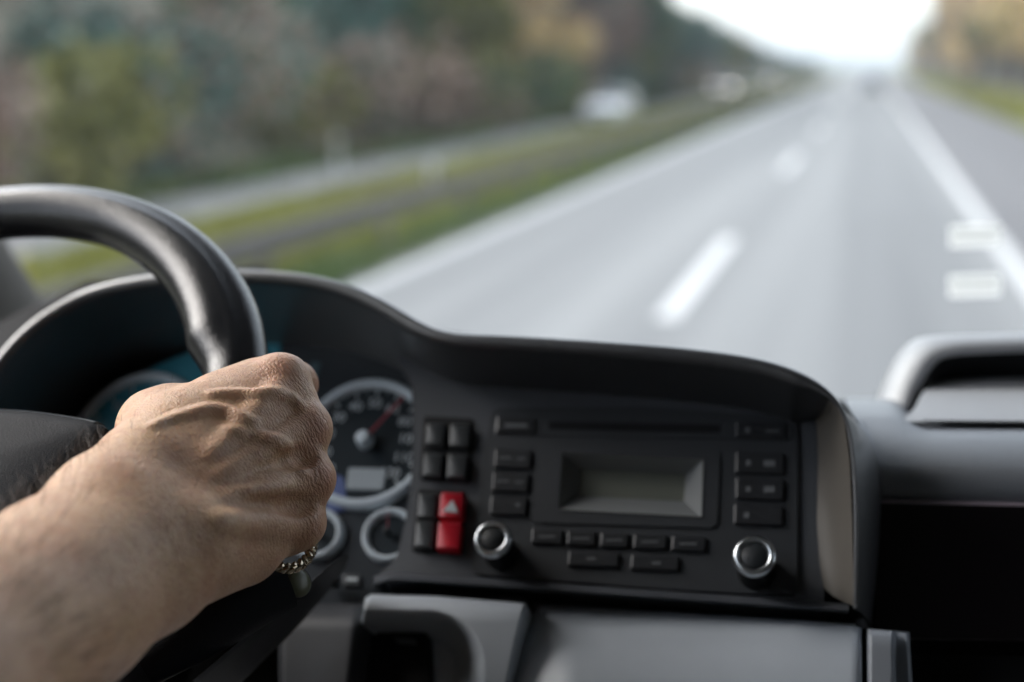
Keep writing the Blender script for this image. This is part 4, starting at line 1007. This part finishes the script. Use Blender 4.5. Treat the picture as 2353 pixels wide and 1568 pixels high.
# skin coordinate frame: along the hand (toward the knuckles), across it
hx = J['MM']-P(385, 1180, .604); hx /= np.linalg.norm(hx); hz = -cF-hx*(-cF @ hx); hz /= np.linalg.norm(hz); hy = np.cross(hz, hx)
loc = np.stack([(V-J['MM']) @ hx, (V-J['MM']) @ hy, (V-J['MM']) @ hz], 1)
la = arm.data.attributes.new('handspace', 'FLOAT_VECTOR', 'POINT'); la.data.foreach_set('vector', loc.astype(np.float32).ravel())
def skin_mat():
    m = bpy.data.materials.new('skin'); m.use_nodes = True; n = m.node_tree.nodes; l = m.node_tree.links; b = n['Principled BSDF']
    def N_(t, **k):
        x = n.new(t)
        for a, v in k.items(): setattr(x, a, v)
        return x
    def noise_(vec, sc, det=3, rough=.5):
        z = N_('ShaderNodeTexNoise'); z.inputs['Scale'].default_value = sc; z.inputs['Detail'].default_value = det; z.inputs['Roughness'].default_value = rough; l.new(vec, z.inputs['Vector']); return z.outputs[0]
    def math_(op, a, b_=None, c=None):
        x = N_('ShaderNodeMath', operation=op)
        for i, v in enumerate((a, b_, c)):
            if v is None: continue
            if isinstance(v, (int, float)): x.inputs[i].default_value = v
            else: l.new(v, x.inputs[i])
        return x.outputs[0]
    def mixc(f, a, c):
        x = N_('ShaderNodeMix', data_type='RGBA')
        if isinstance(f, (int, float)): x.inputs[0].default_value = f
        else: l.new(f, x.inputs[0])
        for i, v in ((6, a), (7, c)):
            if isinstance(v, tuple): x.inputs[i].default_value = (*v, 1)
            else: l.new(v, x.inputs[i])
        return x.outputs[2]
    def attr_(nm, vec=False):
        x = N_('ShaderNodeAttribute', attribute_name=nm); return x.outputs['Vector'] if vec else x.outputs['Fac']
    hs_ = attr_('handspace', True); r_ = attr_('redness'); c_ = attr_('crease')
    def mapr(v, a, b_, c=0, d=1):
        x = N_('ShaderNodeMapRange'); l.new(v, x.inputs[0])
        for i, q in enumerate((a, b_, c, d)): x.inputs[i+1].default_value = q
        return x.outputs[0]
    base = mixc(mapr(noise_(hs_, 60, 4), .35, .65), (.50, .285, .17), (.60, .385, .245))
    base = mixc(mapr(noise_(hs_, 23, 2), .5, .72), base, (.53, .33, .18))
    base = mixc(math_('MULTIPLY', mapr(noise_(hs_, 420, 4), .5, .72), .5), base, (.38, .18, .13))
    base = mixc(math_('MULTIPLY', r_, .75), base, (.42, .15, .095))
    l.new(base, b.inputs['Base Color'])
    # relief: fine criss-cross lines across the hand, pores, knuckle folds
    mp = N_('ShaderNodeMapping'); mp.inputs['Scale'].default_value = (1.0, .34, 1); mp.inputs['Rotation'].default_value = (0, 0, .25); l.new(hs_, mp.inputs[0])
    v1 = N_('ShaderNodeTexVoronoi', feature='DISTANCE_TO_EDGE'); v1.inputs['Scale'].default_value = 780; l.new(mp.outputs[0], v1.inputs['Vector'])
    ln1 = mapr(v1.outputs['Distance'], 0, .22)
    wv_ = N_('ShaderNodeTexWave', bands_direction='X'); wv_.inputs['Scale'].default_value = 165; wv_.inputs['Distortion'].default_value = 7; wv_.inputs['Detail'].default_value = 3; wv_.inputs['Detail Scale'].default_value = 1.6; l.new(hs_, wv_.inputs['Vector'])
    nz = noise_(hs_, 260, 5, .6)
    wv2 = N_('ShaderNodeTexWave', bands_direction='X'); wv2.inputs['Scale'].default_value = 120; wv2.inputs['Distortion'].default_value = 9; wv2.inputs['Detail'].default_value = 2; wv2.inputs['Detail Scale'].default_value = 1.2; l.new(hs_, wv2.inputs['Vector'])
    fold = math_('MULTIPLY', math_('POWER', wv2.outputs['Fac'], .45), c_)
    h = math_('MULTIPLY_ADD', ln1, .42, math_('MULTIPLY', nz, 1.5))
    h = math_('MULTIPLY_ADD', wv_.outputs['Fac'], .22, h)
    h = math_('MULTIPLY_ADD', fold, .75, h)
    bp = N_('ShaderNodeBump'); bp.inputs['Strength'].default_value = .8; bp.inputs['Distance'].default_value = .0005; l.new(h, bp.inputs['Height']); l.new(bp.outputs[0], b.inputs['Normal'])
    l.new(mapr(nz, .3, .7, .42, .60), b.inputs['Roughness'])
    b.inputs['Subsurface Weight'].default_value = .22; b.inputs['Subsurface Radius'].default_value = (1, .3, .12); b.inputs['Subsurface Scale'].default_value = .0035
    b.inputs['Specular IOR Level'].default_value = .45; b.inputs['Coat Weight'].default_value = .06; b.inputs['Coat Roughness'].default_value = .35
    return m
arm.data.materials.append(skin_mat())
# shirt sleeve at the upper arm
M['shirt'] = mat('shirt_cotton', (.12, .15, .2), .9, noise_amt=.1, noise_scale=60)
sd_ = SH-EL
tube('sleeve', [EL+sd_*.30, EL+sd_*.42, EL+sd_*.62, EL+sd_*.9, SH], [.058, .057, .060, .066, .068], M['shirt'], person, n=30)
# hairs on the forearm
M['hair'] = mat('arm_hair', (.05, .032, .02), .6)
hv = []; hf = []
hr = np.random.default_rng(3)
vv = V @ cF - CAM @ cF
px_ = (V-CAM) @ cR/vv*FPX+W0/2; py_ = H0/2-(V-CAM) @ cU/vv*FPX
facing = (N*(V-CAM)).sum(1)/np.linalg.norm(V-CAM, axis=1)
sgn = 1 if np.median(facing[(np.abs(px_-560) < 40) & (np.abs(py_-1050) < 40) & (vv < .66)]) < 0 else -1
N = N*sgn; facing = facing*sgn
cand = np.where((px_ > -200) & (px_ < 660) & (py_ > 850) & (py_ < 1700) & (facing < .35) & (vv < .68))[0]
wgt = np.where(px_[cand] < 240, 1.0, np.where(px_[cand] < 420, .06, .02)); wgt = wgt*np.where(facing[cand] > -.45, 3.0, .22); wgt /= wgt.sum()
arm_dir = (Fr-Wr)/np.linalg.norm(Fr-Wr)
for i in hr.choice(cand, 1500, p=wgt, replace=True):
    p = V[i]; nrm = N[i]; L_ = hr.uniform(.006, .018)*(1 if px_[i] < 260 else .55)
    t = -arm_dir*.7+nrm*.55+hr.normal(0, .28, 3); t /= np.linalg.norm(t); wdt = np.cross(t, cF); wdt /= np.linalg.norm(wdt); q = hr.uniform(.00003, .00007)
    b = len(hv); m_ = p+t*L_*.5+nrm*L_*.08; e_ = p+t*L_-nrm*L_*.10
    hv += [p-wdt*q-nrm*.0004, p+wdt*q-nrm*.0004, m_-wdt*q*.8, m_+wdt*q*.8, e_]; hf += [(b, b+1, b+3), (b, b+3, b+2), (b+2, b+3, b+4)]
h_ = fast_mesh('arm_hair', hv, hf, M['hair'], person); tag(h_, kind='stuff')
# rings: gold band behind the middle knuckle and a twisted chain ring on the little finger
M['gold'] = mat('gold', (.75, .5, .2), .22, metal=1); M['steel'] = mat('worn_silver_gold', (.42, .36, .27), .25, metal=1)
mp_, pp = J['MM']+.002*cF, PIPs['MM']; ax = pp-mp_; ax /= np.linalg.norm(ax); rc = mp_+ax*.0165
ro_ = rc
band = revolve('gold_ring', [(.0108, -.0028), (.0120, -.0018), (.0122, 0), (.0120, .0018), (.0108, .0028), (.0100, 0), (.0108, -.0028)], rc, ax, M['gold'], person, n=48, ang=180)
band['label'] = 'thin gold ring behind the middle knuckle'
lm_, lp_ = J['LM'], PIPs['LM']
crc = P(655, 1238, .652); cax = (lp_-lm_); cax /= np.linalg.norm(cax)
# chain: two strands twisted round each other along a closed loop
e1 = np.cross(cax, cF); e1 /= np.linalg.norm(e1); e2 = np.cross(cax, e1)
Rr = .0138; strands = MB()
for sidx in range(2):
    pts = []; rr = []
    for i in range(145):
        a = i/144*2*math.pi; c = crc+Rr*(math.cos(a)*e1+math.sin(a)*e2); rdir = math.cos(a)*e1+math.sin(a)*e2
        ph = 13*a+sidx*math.pi; pts.append(c+.0014*(math.cos(ph)*rdir+math.sin(ph)*cax*1.2)); rr.append(.0014)
    strands.tube(pts, rr, 8)
cr = strands.build('chain_ring', M['steel'], person, smooth=True); cr['label'] = 'twisted silver and gold chain ring at the lower edge of the hand'
